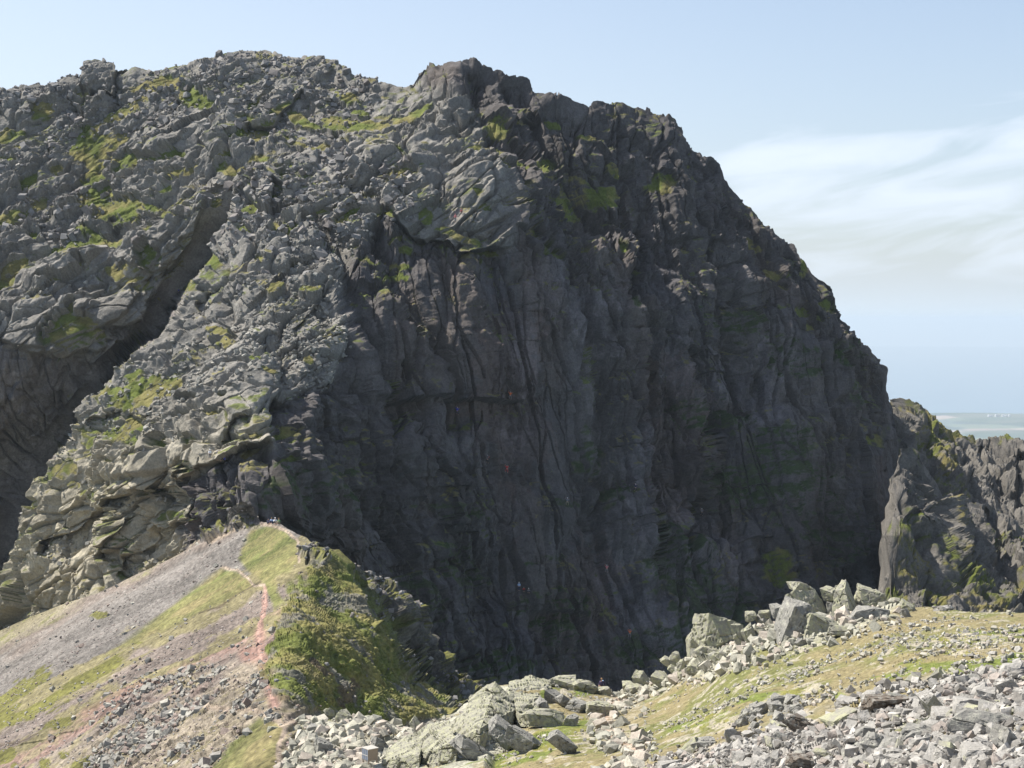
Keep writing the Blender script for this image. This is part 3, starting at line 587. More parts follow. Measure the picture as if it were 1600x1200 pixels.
scatter('crest_rock', ridge, np.maximum(erock, knoll) * sst(ridge.N0[:, 2], .3, .6) + .012 * east, 600, .3, 1.3, GREY, 1, 605, 2.3, label='grey stones lodged in the grassy crest right of the path', cat='stones')
px, py = fore.px, fore.py; Pf = fore.P.reshape(-1, 3)
PALE = [(.32,.31,.285), (.26,.25,.23), (.38,.365,.335), (.22,.21,.19), (.30,.265,.235), (.17,.16,.145)]
OL = [(.33,.32,.26), (.28,.275,.23), (.38,.36,.30), (.36,.32,.27)]
strips = sst(fbm(Pf, 7, 3, 621) + .4 * fbm(Pf, 2, 2, 622), .0, .5)
leftd = soft(px, py, [(450,1128),(640,1135),(680,1150),(600,1230),(440,1260)], 10)
pilew = soft(px, py, [(960,1092),(1050,1045),(1100,1020),(1200,985),(1420,935),(1400,985),(1240,1025),(1080,1070),(1000,1098)], 8)
pathw = near_line(px, py, [(985,1100),(955,1115),(945,1130),(965,1150),(1000,1170),(990,1200),(940,1250)], 26, 20)
scatter('turf_stones', fore, (.03 + strips ** 2) * (1 - fieldm), 9000, .09, .55, OL + PALE[:2], 1, 606, 2.4, label='small pale stones sprinkled through the dry turf of the near slope', cat='stones')
scatter('pile_rubble', fore, pilew + leftd * .9 + pathw * .35, 4000, .22, 1.5, OL, 2, 607, 2.1, label='small rubble packed between the lichen covered boulders', cat='rubble')
scatter('field_stones', fore, fieldm * (.3 + sst(fbm(Pf, 6, 3, 625), -.5, .1)) * (py < 1230), 9500, .12, .7, PALE, 2, 608, 2.0, label='whitish stones filling the boulder field of the lower right slope', cat='stones')
print('stones', time.time() - T0)

# ------------------------------------------------------------------ single boulders
def rock_mat(name, a, b, lich, lam=.5):
    m, nt, bs, nn, ln = nodes(name); tc = nn('ShaderNodeTexCoord')
    def noise(sc, det=6):
        n = nn('ShaderNodeTexNoise'); n.inputs['Scale'].default_value = sc; n.inputs['Detail'].default_value = det; n.inputs['Roughness'].default_value = .65; ln(tc.outputs['Object'], n.inputs['Vector']); return n.outputs['Fac']
    def mix(fac, A, B, lo, hi):
        r = nn('ShaderNodeMapRange'); r.inputs['From Min'].default_value = lo; r.inputs['From Max'].default_value = hi; ln(fac, r.inputs['Value'])
        x = nn('ShaderNodeMix'); x.data_type = 'RGBA'; ln(r.outputs['Result'], x.inputs['Factor'])
        for k, v in (('A', A), ('B', B)):
            if isinstance(v, tuple): x.inputs[k].default_value = v + (1,)
            else: ln(v, x.inputs[k])
        return x.outputs['Result']
    c = mix(noise(.9), a, b, .35, .65); c = mix(noise(3.2), c, lich, lam, lam + .12); c = mix(noise(11), c, tuple(x * .45 for x in a), .56, .72)
    ln(c, bs.inputs['Base Color']); bs.inputs['Roughness'].default_value = .95; bs.inputs['Specular IOR Level'].default_value = .2
    bp = nn('ShaderNodeBump'); bp.inputs['Distance'].default_value = .06; ln(noise(6, 9), bp.inputs['Height']); ln(bp.outputs['Normal'], bs.inputs['Normal'])
    return m
M_lich = rock_mat('lichened_boulder', (.27,.26,.215), (.20,.195,.165), (.32,.32,.215), .46)
M_pale = rock_mat('pale_boulder', (.31,.30,.275), (.23,.22,.20), (.40,.385,.355), .5)
M_brown = rock_mat('brown_boulder', (.14,.115,.09), (.12,.105,.09), (.26,.25,.22), .5)
M_orange = rock_mat('orange_stone', (.42,.26,.13), (.36,.24,.15), (.45,.36,.25), .5)
M_grey = rock_mat('grey_boulder', (.23,.225,.205), (.18,.175,.16), (.32,.315,.27), .5)
ftx = np.array(FTOP, float)
def boulder(box, label, mat=None, deep=.8, roll=0., seed=0, cuts=9, D=None, boxy=.45, name='boulder', cat='boulder', bury=.12, slabby=1.0, group=None, over=0.):
    x0, x1, y0, y1 = box; cx = (x0 + x1) / 2
    if D is None: D = float(FD(np.array([cx]), np.array([max(y1, np.interp(cx, ftx[:, 0], ftx[:, 1]) + 2.)]))[0])
    y1 = y1 + (y1 - y0) * bury
    w, h = (x1 - x0) / F * D * 1.14, (y1 - y0) / F * D * 1.1
    r = np.random.RandomState(1000 + seed); lev = 4 if (x1 - x0) * (y1 - y0) > 700 else 3
    bp_ = block_pts(r, .5, 8) * [1, 1, slabby]; v, bf, nv0 = hull(bp_, lev)
    a = math.radians(roll); v = v @ np.array([[math.cos(a), 0, math.sin(a)], [0, 1, 0], [-math.sin(a), 0, math.cos(a)]])
    z_ = math.radians(r.uniform(-35, 35)); v = v @ np.array([[math.cos(z_), math.sin(z_), 0], [-math.sin(z_), math.cos(z_), 0], [0, 0, 1]])
    nv = v / (np.linalg.norm(v, axis=1, keepdims=True) + 1e-9); sz = max(w, h)
    mn, mxx = v.min(0), v.max(0); v = (v - (mn + mxx) / 2) / (mxx - mn); v = v * [w, max(w, h) * deep, h]
    o_ = r.uniform(0, 100, 3)
    bl, e, c_ = blocks(v + o_, basis((math.cos(a), .3, math.sin(a)), (sz * .5, sz * .22, sz * .3)), seed, 1.0)
    b2, e2, c_ = blocks(v + o_, basis((math.cos(a), .3, math.sin(a)), (sz * .2, sz * .1, sz * .13)), seed + 1, 1.0)
    v = v + nv * (sz * (.022 * bl - .04 * (1 - sst(e, 0, .05)) + .01 * b2) + .02 * fbm(v + o_, .35, 3, seed))[:, None]
    ctr = world(np.array([cx]), np.array([(y0 + y1) / 2]), np.array([D]))[0] + [0, max(w, h) * deep * .35, 0]
    v[:, 1] -= over * v[:, 2]; v[:, 2] += h / 2
    o = mesh_np(name, v, bf, mat or M_lich); o.location = ctr - [0, 0, h / 2]
    return tag(o, label, cat, group)
L = M_lich; G = M_grey; Pm = M_pale
BL = [
 ((1088,1158,961,1022), 'broad flat topped lichened slab at the left end of the boulder pile', L, 1.0, 12), ((1076,1096,994,1030), 'upright rounded boulder leaning against the left end of the pile', L, 1.0, 80),
 ((1124,1155,966,992), 'wedge shaped boulder with dark right face lying on the broad flat slab', L, .9, 20), ((1166,1182,957,972), 'small squarish block perched alone on the skyline of the pile', L, .9, 0),
 ((1143,1166,979,1014), 'tall pointed boulder leaning right beside the grassy gap in the pile', L, .8, 70), ((1088,1134,1012,1034), 'long bright slab with dark underside below the grassy gap', L, .8, 8),
 ((1110,1136,1022,1040), 'grey flat stone wedged under the long bright slab', L, .8, 25), ((1184,1206,962,984), 'little pointed cone of rock behind the low boulders', G, .8, 60),
 ((1161,1188,976,1012), 'cracked blocky boulder right of the tall pointed one', L, .9, 60), ((1183,1209,980,1006), 'pinkish square boulder left of the great pillar boulder', L, .8, 10),
 ((1218,1268,943,1012), 'great upright pillar boulder with a shadowed front, the tallest in the pile', G, .9, 100), ((1236,1273,911,936), 'sloping cap boulder crowning the highest point of the pile', L, .9, 25),
 ((1232,1300,925,978), 'massive smooth boulder under the sloping cap', L, .9, 60), ((1260,1309,960,1002), 'cracked squat boulder at the foot of the massive smooth one', L, .8, 20),
 ((1284,1311,919,938), 'flat block balanced on the skyline between two big boulders', L, .9, 5), ((1306,1346,915,975), 'tall split boulder with a domed top in the middle right of the pile', L, .9, 75),
 ((1293,1311,942,968), 'narrow shaded boulder wedged left of the tall split one', G, .9, 85), ((1342,1390,919,956), 'big round boulder with a knobbly top at the right of the pile', L, .9, 15),
 ((1328,1388,953,981), 'low row of dark jointed rock below the big round boulder', G, .7, 5), ((1296,1341,978,1001), 'long low outcrop lying on the turf at the pile foot', L, .6, 15),
 ((1389,1410,936,953), 'small boulder with a bright top just right of the big round one', L, .9, 5), ((1409,1434,938,960), 'pair like blocky boulder at the right tail of the pile', L, .8, 20),
 ((1410,1426,952,968), 'small upright stone below the right tail of the pile', G, .8, 70), ((1243,1262,999,1016), 'knobbly little grey boulder on the turf below the pillar boulder', G, .8, 30),
 ((1204,1224,946,964), 'rounded stone touching the left shoulder of the pillar boulder', G, .9, 0), ((1186,1204,954,966), 'thin flat stone on the skyline left of the rounded stone', L, .8, 0),
 ((1058,1076,1034,1062), 'steep sided boulder with dark right face on the descending row', L, .8, 75), ((1073,1102,1040,1058), 'smooth oval boulder low on the row below the long bright slab', L, .8, 20),
 ((990,1018,1050,1077), 'split boulder with one sunlit and one black side near the notch', L, 1.0, 60), ((974,991,1067,1081), 'small round boulder at the very edge of the dark notch', L, 1.0, 0),
 ((978,1008,1072,1087), 'low rounded boulder in front of the split boulder by the notch', L, .9, 5), ((1017,1055,1052,1076), 'flat tilted slab right of the split boulder', L, .9, 25),
 ((1033,1057,1028,1047), 'overhanging flat stone on the descending row', L, .9, 25), ((1047,1063,1020,1034), 'pale cube like stone on top of the descending row', L, .9, 10),
 ((1060,1080,1052,1065), 'small oval stone at the foot of the steep sided boulder', L, .8, 0), ((1044,1062,1040,1056), 'lichened stone squeezed between flat slab and steep sided boulder', L, .8, 40),
 ((1388,1404,962,972), 'low flat stone on turf under the pile tail', L, .8, 0), ((1462,1492,948,958), 'solitary bright flat boulder on the turf skyline', Pm, .8, 5),
 ((928,958,1075,1090), 'flat edge rock with dark lip in front of the walker', L, 1.0, -8), ((886,932,1066,1084), 'smooth whaleback rock on the skyline left of the walker', L, 1.0, 8),
 ((858,898,1060,1080), 'flat pale rock next to the whaleback on the skyline', L, 1.0, 8), 
 ((758,792,1068,1094), 'jutting boulder with grooved face at the upper left of the rock rib', L, .9, 45), ((851,885,1079,1102), 'low dark sided boulder on the green turf behind the rib', G, .8, 20),
 ((865,896,1086,1108), 'round shouldered boulder with cracks beside the green turf', G, .8, 40), ((885,921,1096,1114), 'oblong boulder third in the line towards the path', G, .8, 10),
 ((916,956,1100,1118), 'flat topped boulder with grey front next to the path bend', L, .8, 5), ((837,858,1093,1116), 'dark egg shaped boulder at the right end of the rib', G, .9, 70),
 
 ((766,816,1126,1170), 'grey tilted boulder lying below the rib wall', G, .7, 40), ((791,844,1137,1174), 'rounded grey boulder lowest below the rib wall', G, .7, 25),
 ((704,770,1152,1196), 'long fluted boulder at the bottom of the rib', G, .6, 32),
 ((858,900,1146,1180), 'pointed grey boulder standing alone on the green turf', G, .7, 38), ((881,904,1119,1134), 'small black sided boulder left of the winding path', G, .8, 5),
 ((817,880,1113,1136), 'pale hummocky outcrop in the turf right of the rib', L, .6, 5), 
 ((580,606,1153,1183), 'dark rounded boulder right behind the rescue box', M_grey, .8, 30),
 ((480,505,1133,1146), 'squat grey boulder near the pale path end', G, .8, 5), ((488,520,1155,1178), 'broken grey boulder in two halves below the squat one', G, .8, 10),
 ((524,548,1112,1132), 'rounded boulder at the brink above the red gully', L, .8, 20), ((505,522,1106,1118), 'small pale boulder at the brink left of the rounded one', L, .8, 20),
 ((566,592,1120,1134), 'smooth dome boulder at the brink further right', L, .8, 20), ((582,598,1145,1158), 'dark tilted block uphill of the rescue box', G, .8, 30),
 ((640,662,1122,1146), 'tilted flat slab at the brink right of the dome boulder', L, .8, 35),
 ((1358,1422,1090,1117), 'large dark brown slab propped up with a black hollow under it', M_brown, .7, 5, 1.1), ((1390,1406,1104,1116), 'small orange stone in front of the propped brown slab', M_orange, .8, 20),
 ((1440,1480,1084,1119), 'pale furrowed boulder right of the propped brown slab', Pm, .8, 50), ((1486,1604,1114,1152), 'long grey boulder wall at the right edge of the field', G, .35, 9),
 ((1347,1390,1151,1184), 'pointed speckled boulder with dark right side near the bottom', G, .8, 55), ((1412,1480,1139,1162), 'low dark speckled slab below the yellow grass tongue', G, .6, 8),
 ((1228,1270,1184,1206), 'square brown boulder on the bottom margin', M_brown, .8, 0), ((1209,1237,1146,1165), 'grey wedge boulder left of the tilted thin slabs', G, .8, 35),
 ((1224,1275,1120,1146), 'thin brown slab tilted up like a ramp', M_brown, .4, 32), ((1386,1414,1158,1178), 'brownish block beside the pointed speckled boulder', G, .8, 10),
 ((1468,1528,1168,1206), 'big pale angular boulder on the bottom margin, right of centre field', Pm, .8, 30), ((1512,1562,1158,1186), 'broad light boulder behind the bottom margin boulders', Pm, .8, 25),
 ((1558,1606,1138,1186), 'tall grey faced boulder in the lower right corner', G, .8, 40), ((1360,1440,1172,1208), 'wide pinkish boulder on the bottom margin', Pm, .8, 20),
 ((1080,1120,1158,1174), 'dark block left of the boulder field, half sunk in stones', G, .8, 5), ((1345,1362,1096,1104), 'small dark stone left of the propped brown slab', G, .8, 0),
 ((1480,1500,1064,1078), 'triangular grey stone at the upper rim of the boulder field', Pm, .8, 30), ((1560,1600,1062,1094), 'upright sharp block at the right rim of the boulder field', Pm, .6, 60),
 ((418,443,1136,1152), 'pale boulder on the green turf beside the path fork', L, .8, 12), ((392,408,1099,1109), 'very dark block on the sandy path below the red scar', M_brown, .8, 5), ((405,417,1096,1104), 'small dark round stone touching the very dark block', G, .8, 0),
]
for k, b in enumerate(BL):
    kw = {}
    if b[0][0] < 450: kw['D'] = float(DL(np.array([(b[0][0] + b[0][1]) / 2.]), np.array([float(b[0][3])]))[0])
    boulder(b[0], b[1], b[2], b[3], -b[4], seed=k * 7 + 3, slabby=.55 if b[4] else .75, over=b[5] if len(b) > 5 else 0., **kw)
def slab(label, lip, foot, top, seed, thick=2.5):
    r = np.random.RandomState(seed); P3 = []
    fd = lambda q: float(FD(np.array([float(q[0])]), np.array([float(max(q[1], np.interp(q[0], ftx[:, 0], ftx[:, 1]) + 1))]))[0])
    fx = [q[0] for q in foot]; fD = [fd(q) - .4 for q in foot]
    for q, D in zip(foot, fD): P3.append(world(np.array([float(q[0])]), np.array([q[1] + 5.]), np.array([D]))[0])
    for q in lip: P3.append(world(np.array([float(q[0])]), np.array([float(q[1])]), np.array([np.interp(q[0], fx, fD) + .5]))[0])
    for q in top:
        p = world(np.array([float(q[0])]), np.array([float(q[1])]), np.array([min(fd(q) + 1.5, np.interp(q[0], fx, fD) + 9)]))[0]; P3 += [p, p - [0, 0, thick]]
    P3 = np.array(P3); base = P3.mean(0); base[2] = P3[:, 2].min(); v, f, nv = hull(P3 - base, 5)
    b1, e, c_ = blocks(v + seed, basis((.8, .3, .35), (3.2, 1.0, 1.4)), seed, .8); b2, e2, c_ = blocks(v + seed, basis((.8, .3, .35), (1.2, .35, .6)), seed + 1, .8)
    v = v + nv * (.12 * b1 - .3 * (1 - sst(e, 0, .07)) + .05 * b2 - .05 * (1 - sst(e2, 0, .08)) + .06 * fbm(v + seed, .8, 4, seed))[:, None]
    o = mesh_np('rock_outcrop', v, f, M_lich); o.location = base; return tag(o, label, 'rock')
slab('huge tilted slab with a long dark front wall in the middle of the rock rib', [(714,1156),(750,1138),(783,1118),(806,1108)], [(714,1176),(748,1172),(768,1160),(806,1128)], [(700,1128),(728,1108),(770,1084),(800,1082)], 1)
slab('smooth sloping slab continuing the rib to the right of the long dark wall', [(807,1109),(846,1094)], [(807,1130),(828,1132),(848,1112)], [(800,1082),(840,1082)], 2)
slab('broad fluted slab at the lower left of the rib beside the green turf', [(655,1180),(690,1168),(713,1158)], [(655,1206),(680,1206),(713,1200)], [(640,1152),(668,1132),(702,1126)], 3)
slab('low ribbed slab right of the rescue box at the bottom margin', [(600,1190),(655,1178)], [(600,1218),(655,1214)], [(606,1168),(640,1146),(662,1150)], 4)
slab('long level slab topping the skyline of the rock rib', [(794,1078),(820,1076),(858,1074)], [(794,1086),(840,1086),(860,1081)], [(797,1062),(830,1057),(860,1064)], 5)
slab('steep slab block at the upper left of the rib, before the level skyline slab', [(728,1108),(758,1096)], [(728,1120),(760,1108)], [(736,1086),(758,1070),(788,1078),(772,1092)], 6)
# knobbly outcrop below the green patch
for k in range(34):
    cx = rs.uniform(1150, 1262); cy = np.interp(cx, [1150,1205,1262], [1138,1112,1108]) + rs.uniform(-16, 16); w_ = rs.uniform(12, 24)
    boulder((cx - w_ / 2, cx + w_ / 2, cy - w_ * .5, cy + w_ * .4), 'knobbly dark grey rock in the low outcrop below the oval green patch', M_grey, .9, rs.uniform(0, 60), seed=900 + k, name='outcrop_rock', cat='rock', group='knobbly rocks of the low outcrop')
tmpl = []
for k in range(10):
    r = np.random.RandomState(300 + k); v, bf, nv0 = hull(block_pts(r, .45, 4) * [1, r.uniform(.6, .9), r.uniform(.4, .75)], 3)
    bl, e, c_ = blocks(v + k, basis((1, .2, .3), (.9, .5, .6)), k, 1); v = v * (1 + .03 * bl - .05 * (1 - sst(e, 0, .06)) + .03 * fbm(v + k, .35, 3, k))[:, None]
    me = mesh_np('field_boulder', v * .5, bf, [M_pale, M_pale, M_grey, M_pale, M_lich][k % 5]); tmpl.append(me)
i = pick(fore, fieldm * (py < 1225) * (py > 1062) * (.35 + sst(fbm(Pf, 6, 3, 625), -.5, .1)), 250); sz = power(250, .5, 1.6, 2.0)
for k in range(250):
    o = tmpl[k] if k < 10 else tmpl[k % 10].copy()
    if k >= 10: C.objects.link(o)
    D = fore.Q[i[k]][1]; s = sz[k] * min(1.1, D / 65)
    o.location = fore.Q[i[k]] + [0, 0, s * .08]; o.scale = (s, s, s); o.rotation_euler = (rs.normal(0, .45), rs.normal(0, .45), rs.uniform(0, 6.28))
    tag(o, 'pale angular boulder among the many in the stony lower right slope', 'boulder', 'pale boulders of the boulder field')
print('boulders', time.time() - T0)

# ------------------------------------------------------------------ stretcher box
def boxes(lst):
    V, Fq = [], []
    for (x0, x1, y0, y1, z0, z1) in lst:
        b = len(V); V += [(x, y, z) for z in (z0, z1) for y in (y0, y1) for x in (x0, x1)]
        Fq += [(b, b + 2, b + 3, b + 1), (b + 4, b + 5, b + 7, b + 6), (b, b + 1, b + 5, b + 4), (b + 2, b + 6, b + 7, b + 3), (b, b + 4, b + 6, b + 2), (b + 1, b + 3, b + 7, b + 5)]
    return np.array(V, float), np.array(Fq)
def part(name, lst, mat, parent):
    v, f = boxes(lst); o = mesh_np(name, v, f, mat, parent=parent)
    bv = o.modifiers.new('edge', 'BEVEL'); bv.width = .008; bv.segments = 1
    return o
def thing(name, loc, label, cat, rz=0, group=None):
    o = bpy.data.objects.new(name, None); o.empty_display_size = .2; C.objects.link(o); o.location = loc; o.rotation_euler = (0, 0, rz); return tag(o, label, cat, group)
bD = 120.; bl_ = world(np.array([578.]), np.array([1188.]), np.array([bD]))[0]
bx = thing('rescue_box', bl_, 'pale slatted mountain rescue box standing among the rocks near the bottom', 'box', math.radians(38))
M_wood = plain('weathered_board', (.30, .24, .19)); M_white = plain('white_board', (.50, .48, .43)); M_blue = plain('blue_grey_panel', (.16, .19, .25), .5)
part('box_body', [(-.42, .42, -.42, .42, .08, .92)], M_wood, bx)
part('lid', [(-.47, .47, -.47 + k * .19, -.33 + k * .19, .92, .97) for k in range(5)], M_white, bx)
part('side_panel', [(-.45, -.421, -.40 + k * .27, -.18 + k * .27, .12, .88) for k in range(3)], M_blue, bx)
part('frame', [(-.47, -.451, -.44 + k * .27, -.41 + k * .27, .0, .9) for k in range(4)] + [(-.47, -.451, -.44, .4, .45, .49)], M_white, bx)
for sx in (-1, 1):
    for sy in (-1, 1): part('foot', [(sx * .36 - .05, sx * .36 + .05, sy * .36 - .05, sy * .36 + .05, -.15, .08)], M_wood, bx)

# ------------------------------------------------------------------ people
POSE = {
 'stand': dict(hip=(0,0,.93), chest=(0,.01,1.28), neck=(0,.0,1.48), head=(0,.02,1.60), le=(-.27,.02,1.14), lh=(-.25,.2,.98), re=(.27,.0,1.14), rh=(.22,.22,1.0), lk=(-.11,.04,.5), lf=(-.13,0,.08), rk=(.12,.02,.5), rf=(.15,0,.08)),
 'walk': dict(hip=(0,0,.92), chest=(0,.05,1.27), neck=(0,.08,1.47), head=(0,.11,1.59), le=(-.25,-.08,1.12), lh=(-.24,.1,.93), re=(.25,.14,1.13), rh=(.2,.33,1.05), lk=(-.1,.22,.52), lf=(-.1,.28,.1), rk=(.1,-.02,.5), rf=(.1,-.28,.12)),
 'climb': dict(hip=(0,-.12,.85), chest=(.02,-.04,1.2), neck=(.03,.0,1.4), head=(.03,.0,1.53), le=(-.36,.1,1.42), lh=(-.3,.22,1.72), re=(.36,.06,1.2), rh=(.34,.24,1.42), lk=(-.3,.16,.62), lf=(-.2,.12,.22), rk=(.22,.14,.48), rf=(.16,.08,.05)),
 'sit': dict(hip=(0,-.05,.12), chest=(0,-.02,.45), neck=(0,.03,.65), head=(0,.06,.78), le=(-.26,.1,.38), lh=(-.14,.33,.42), re=(.26,.1,.38), rh=(.14,.33,.42), lk=(-.13,.38,.45), lf=(-.13,.6,.06), rk=(.13,.38,.45), rf=(.13,.62,.06))}
def skin(name, verts, edges, radii, root=0):
    me = bpy.data.meshes.new(name); me.from_pydata(verts, edges, []); o = bpy.data.objects.new(name, me); C.objects.link(o)
    sk = o.modifiers.new('s', 'SKIN'); sk.use_smooth_shade = True
    for v, r in zip(me.skin_vertices[0].data, radii): v.radius = (r, r) if not isinstance(r, tuple) else r
    me.skin_vertices[0].data[root].use_root = True
    sb = o.modifiers.new('d', 'SUBSURF'); sb.levels = sb.render_levels = 1
    dg = bpy.context.evaluated_depsgraph_get(); m2 = bpy.data.meshes.new_from_object(o.evaluated_get(dg)); bpy.data.objects.remove(o); m2.name = name; return m2
def lerp(a, b, t): return tuple(a[k] + (b[k] - a[k]) * t for k in range(3))
def build_pose(p):
    j = POSE[p]; V, E, R = [], [], []
    def add(pt, r, par=None):
        V.append(tuple(pt)); R.append(r); i = len(V) - 1
        if par is not None: E.append((par, i))
        return i
    hip = add(j['hip'], .13); ch = add(j['chest'], .145, hip); nk = add(lerp(j['chest'], j['neck'], .8), .075, ch); n2 = add(j['neck'], .055, nk)
    hd = add(j['head'], (.085, .1), n2); top = add((j['head'][0], j['head'][1], j['head'][2] + .1), (.07, .08), hd); add((j['head'][0], j['head'][1] + .115, j['head'][2] - .01), .014, hd)
    for s, e, h in ((-1, 'le', 'lh'), (1, 're', 'rh')):
        sh = add((j['chest'][0] + s * .19, j['chest'][1], j['chest'][2] + .12), .06, ch); el = add(j[e], .042, sh); wr = add(j[h], .03, el)
        d = np.array(j[h]) - np.array(j[e]); d /= np.linalg.norm(d); side = np.cross(d, (0, 0, 1)); side = side / (np.linalg.norm(side) + 1e-6); pm_ = np.array(j[h]) + d * .06; pi_ = add(pm_, .03, wr)
        for f, ln_ in zip((-.03, -.01, .012, .032), (.07, .08, .075, .06)):
            k1 = add(pm_ + side * f + d * .035, .009, pi_); add(pm_ + side * f + d * ln_ + np.array([0, 0, -.02]), .008, k1)
        add(pm_ - side * .055 * s + d * .01, .01, wr)
    for s, k, f in ((-1, 'lk', 'lf'), (1, 'rk', 'rf')):
        th = add((j['hip'][0] + s * .1, j['hip'][1], j['hip'][2] - .06), .095, hip); kn = add(j[k], .06, th); an = add(j[f], .042, kn); add((j[f][0], j[f][1] + .17, j[f][2] - .04), .035, an)
    body = skin('body', V, E, R)
    V, E, R = [], [], []
    hip = add(lerp(j['hip'], j['chest'], -.1), .155); ch = add(j['chest'], .17, hip); add(lerp(j['chest'], j['neck'], .62), .09, ch)
    for s, e, h in ((-1, 'le', 'lh'), (1, 're', 'rh')):
        sh = add((j['chest'][0] + s * .19, j['chest'][1], j['chest'][2] + .12), .078, ch); el = add(j[e], .06, sh); add(lerp(j[e], j[h], .85), .045, el)
    jacket = skin('jacket', V, E, R)
    V, E, R = [], [], []
    hip = add((j['hip'][0], j['hip'][1], j['hip'][2] + .05), .15)
    for s, k, f in ((-1, 'lk', 'lf'), (1, 'rk', 'rf')):
        th = add((j['hip'][0] + s * .1, j['hip'][1], j['hip'][2] - .06), .112, hip); kn = add(j[k], .078, th); add(lerp(j[k], j[f], .85), .06, kn)
    trousers = skin('trousers', V, E, R)
    hv, hf = ICO[2]; hm = hv[:, 2] > -.25; hv2 = hv * [.115, .135, .12]; hv2[:, 2] = np.where(hv[:, 2] < -.1, -.012, hv2[:, 2]); me = mesh_np('helmet', hv2 + np.array(j['head']) + [0, -.005, .06], hf, M_white, smooth=True)
    hat = me.data; bpy.data.objects.remove(me); return body, jacket, trousers, hat
MESH = {p: build_pose(p) for p in POSE}
CM = {}
def cmat(c):
    if c not in CM: CM[c] = plain('cloth_%s' % c, {'blue': (.03,.05,.42), 'navy': (.02,.025,.07), 'red': (.42,.03,.03), 'pink': (.6,.2,.2), 'white': (.8,.8,.8), 'black': (.02,.02,.025), 'grey': (.18,.18,.19), 'purple': (.045,.03,.08), 'pale blue': (.3,.42,.6), 'orange': (.6,.14,.04), 'skin': (.5,.31,.22), 'hair': (.22,.13,.06), 'green': (.1,.2,.08), 'khaki': (.25,.22,.15)}[c])
    return CM[c]
sheets = {'crag': crag, 'ridge': ridge, 'fore': fore}
def person(px_, py_, sh, pose, jc, tc_, hc, label, face=0, D=None, cat='person', pack=None, group=None, scale=1.0):
    if D is None:
        s = sheets[sh]; Q = s.Q; a = 800 + Q[:, 0] / Q[:, 1] * F; b = 500 - Q[:, 2] / Q[:, 1] * F
        d = (a - px_) ** 2 + (b - py_) ** 2; m = d < 2.5; D_ = Q[:, 1][m].min() if m.any() else Q[d.argmin()][1]; D_ -= .35
    else: D_ = D
    loc = world(np.array([float(px_)]), np.array([float(py_)]), np.array([D_]))[0]
    t = thing('person', loc, label, cat, math.radians(face), group); t.scale = (scale,) * 3
    body, jk, tr, hat = MESH[pose]
    for nm, me, c in (('body', body, 'skin'), ('jacket', jk, jc), ('trousers', tr, tc_), ('helmet' if hc != 'hair' else 'hair', hat, hc)):
        m2 = me.copy(); m2.materials.clear(); m2.materials.append(cmat(c)); o = bpy.data.objects.new(nm, m2); C.objects.link(o); o.parent = t
    if pack:
        c = POSE[pose]['chest']; v, f = ICO[2]; v = np.sign(v) * np.abs(v) ** .6; o = mesh_np('rucksack', v * [.16, .11, .24] + np.array(c) + [0, -.22, -.02], f, cmat(pack), smooth=True, parent=t)
person(940.5, 1087, 'fore', 'walk', 'purple', 'khaki', 'hair', 'walker with brown hair and dark purple top coming over the slope edge', 160, D=158.8, pack='pale blue')
person(328, 717.5, 'crag', 'stand', 'white', 'grey', 'white', 'climber in pale top and white helmet, leftmost on the sunlit buttress nose', 200)
person(339.5, 719.5, 'crag', 'stand', 'navy', 'navy', 'white', 'climber in navy clothes and white helmet between two others on the buttress nose', 150)
person(350.5, 720, 'crag', 'sit', 'blue', 'black', 'blue', 'climber in a blue jacket crouching at the brink of the buttress nose', 120)
person(714.5, 648.5, 'crag', 'climb', 'blue', 'navy', 'pale blue', 'climber in a bright blue jacket alone on the shaded north face', 0)
person(761.5, 724, 'crag', 'climb', 'red', 'black', 'white', 'climber in a red jacket with white helmet beside a thin crack in the shade', 0)
person(792, 739, 'crag', 'climb', 'red', 'red', 'grey', 'red clad climber below and right of the crack', 10)
person(797.5, 624, 'crag', 'climb', 'orange', 'grey', 'grey', 'faint orange clad climber high on the smooth shaded wall', 0)
person(721, 333, 'crag', 'sit', 'red', 'black', 'red', 'person in a bright red jacket sitting on top of the sunlit slabs', 180)
person(711.5, 347, 'crag', 'stand', 'pink', 'grey', 'pink', 'person in a faded pink top just below the red jacket', 180)
person(279, 462, 'crag', 'climb', 'blue', 'navy', 'pale blue', 'climber in blue at the edge of the dark gully', 0)
person(419.5, 818.5, 'ridge', 'sit', 'navy', 'navy', 'navy', 'resting person in dark blue at the left of the party on the ridge end', 200)
person(424.5, 817.5, 'ridge', 'sit', 'pale blue', 'navy', 'hair', 'resting person in light blue in the party on the ridge end', 170)
person(430, 818, 'ridge', 'sit', 'white', 'black', 'white', 'resting person in a white top in the party on the ridge end', 190)
person(436, 818.5, 'ridge', 'sit', 'green', 'khaki', 'hair', 'resting person in green at the right of the party on the ridge end', 150)
person(1096.5, 806, 'crag', 'climb', 'grey', 'black', 'white', 'climber with white helmet under the pale triangular wall', 0)
person(948, 895, 'crag', 'climb', 'pink', 'grey', 'white', 'climber in a pinkish top on the rust stained wall', 0)
person(886.5, 790, 'crag', 'climb', 'grey', 'khaki', 'white', 'climber in grey standing on the grassy ledge in the middle of the shaded face', 0)
person(811, 923, 'crag', 'stand', 'pale blue', 'navy', 'white', 'person in pale blue at the left end of the wide dark grass terrace', 180)
person(818.5, 924, 'crag', 'sit', 'red', 'black', 'grey', 'person in red sitting on the wide dark grass terrace', 180)
person(826, 926, 'crag', 'sit', 'grey', 'black', 'white', 'person in grey with white helmet right of the other two on the dark terrace', 180)
person(984, 996, 'crag', 'climb', 'orange', 'grey', 'orange', 'climber in orange at the very foot of the shaded face', 0)
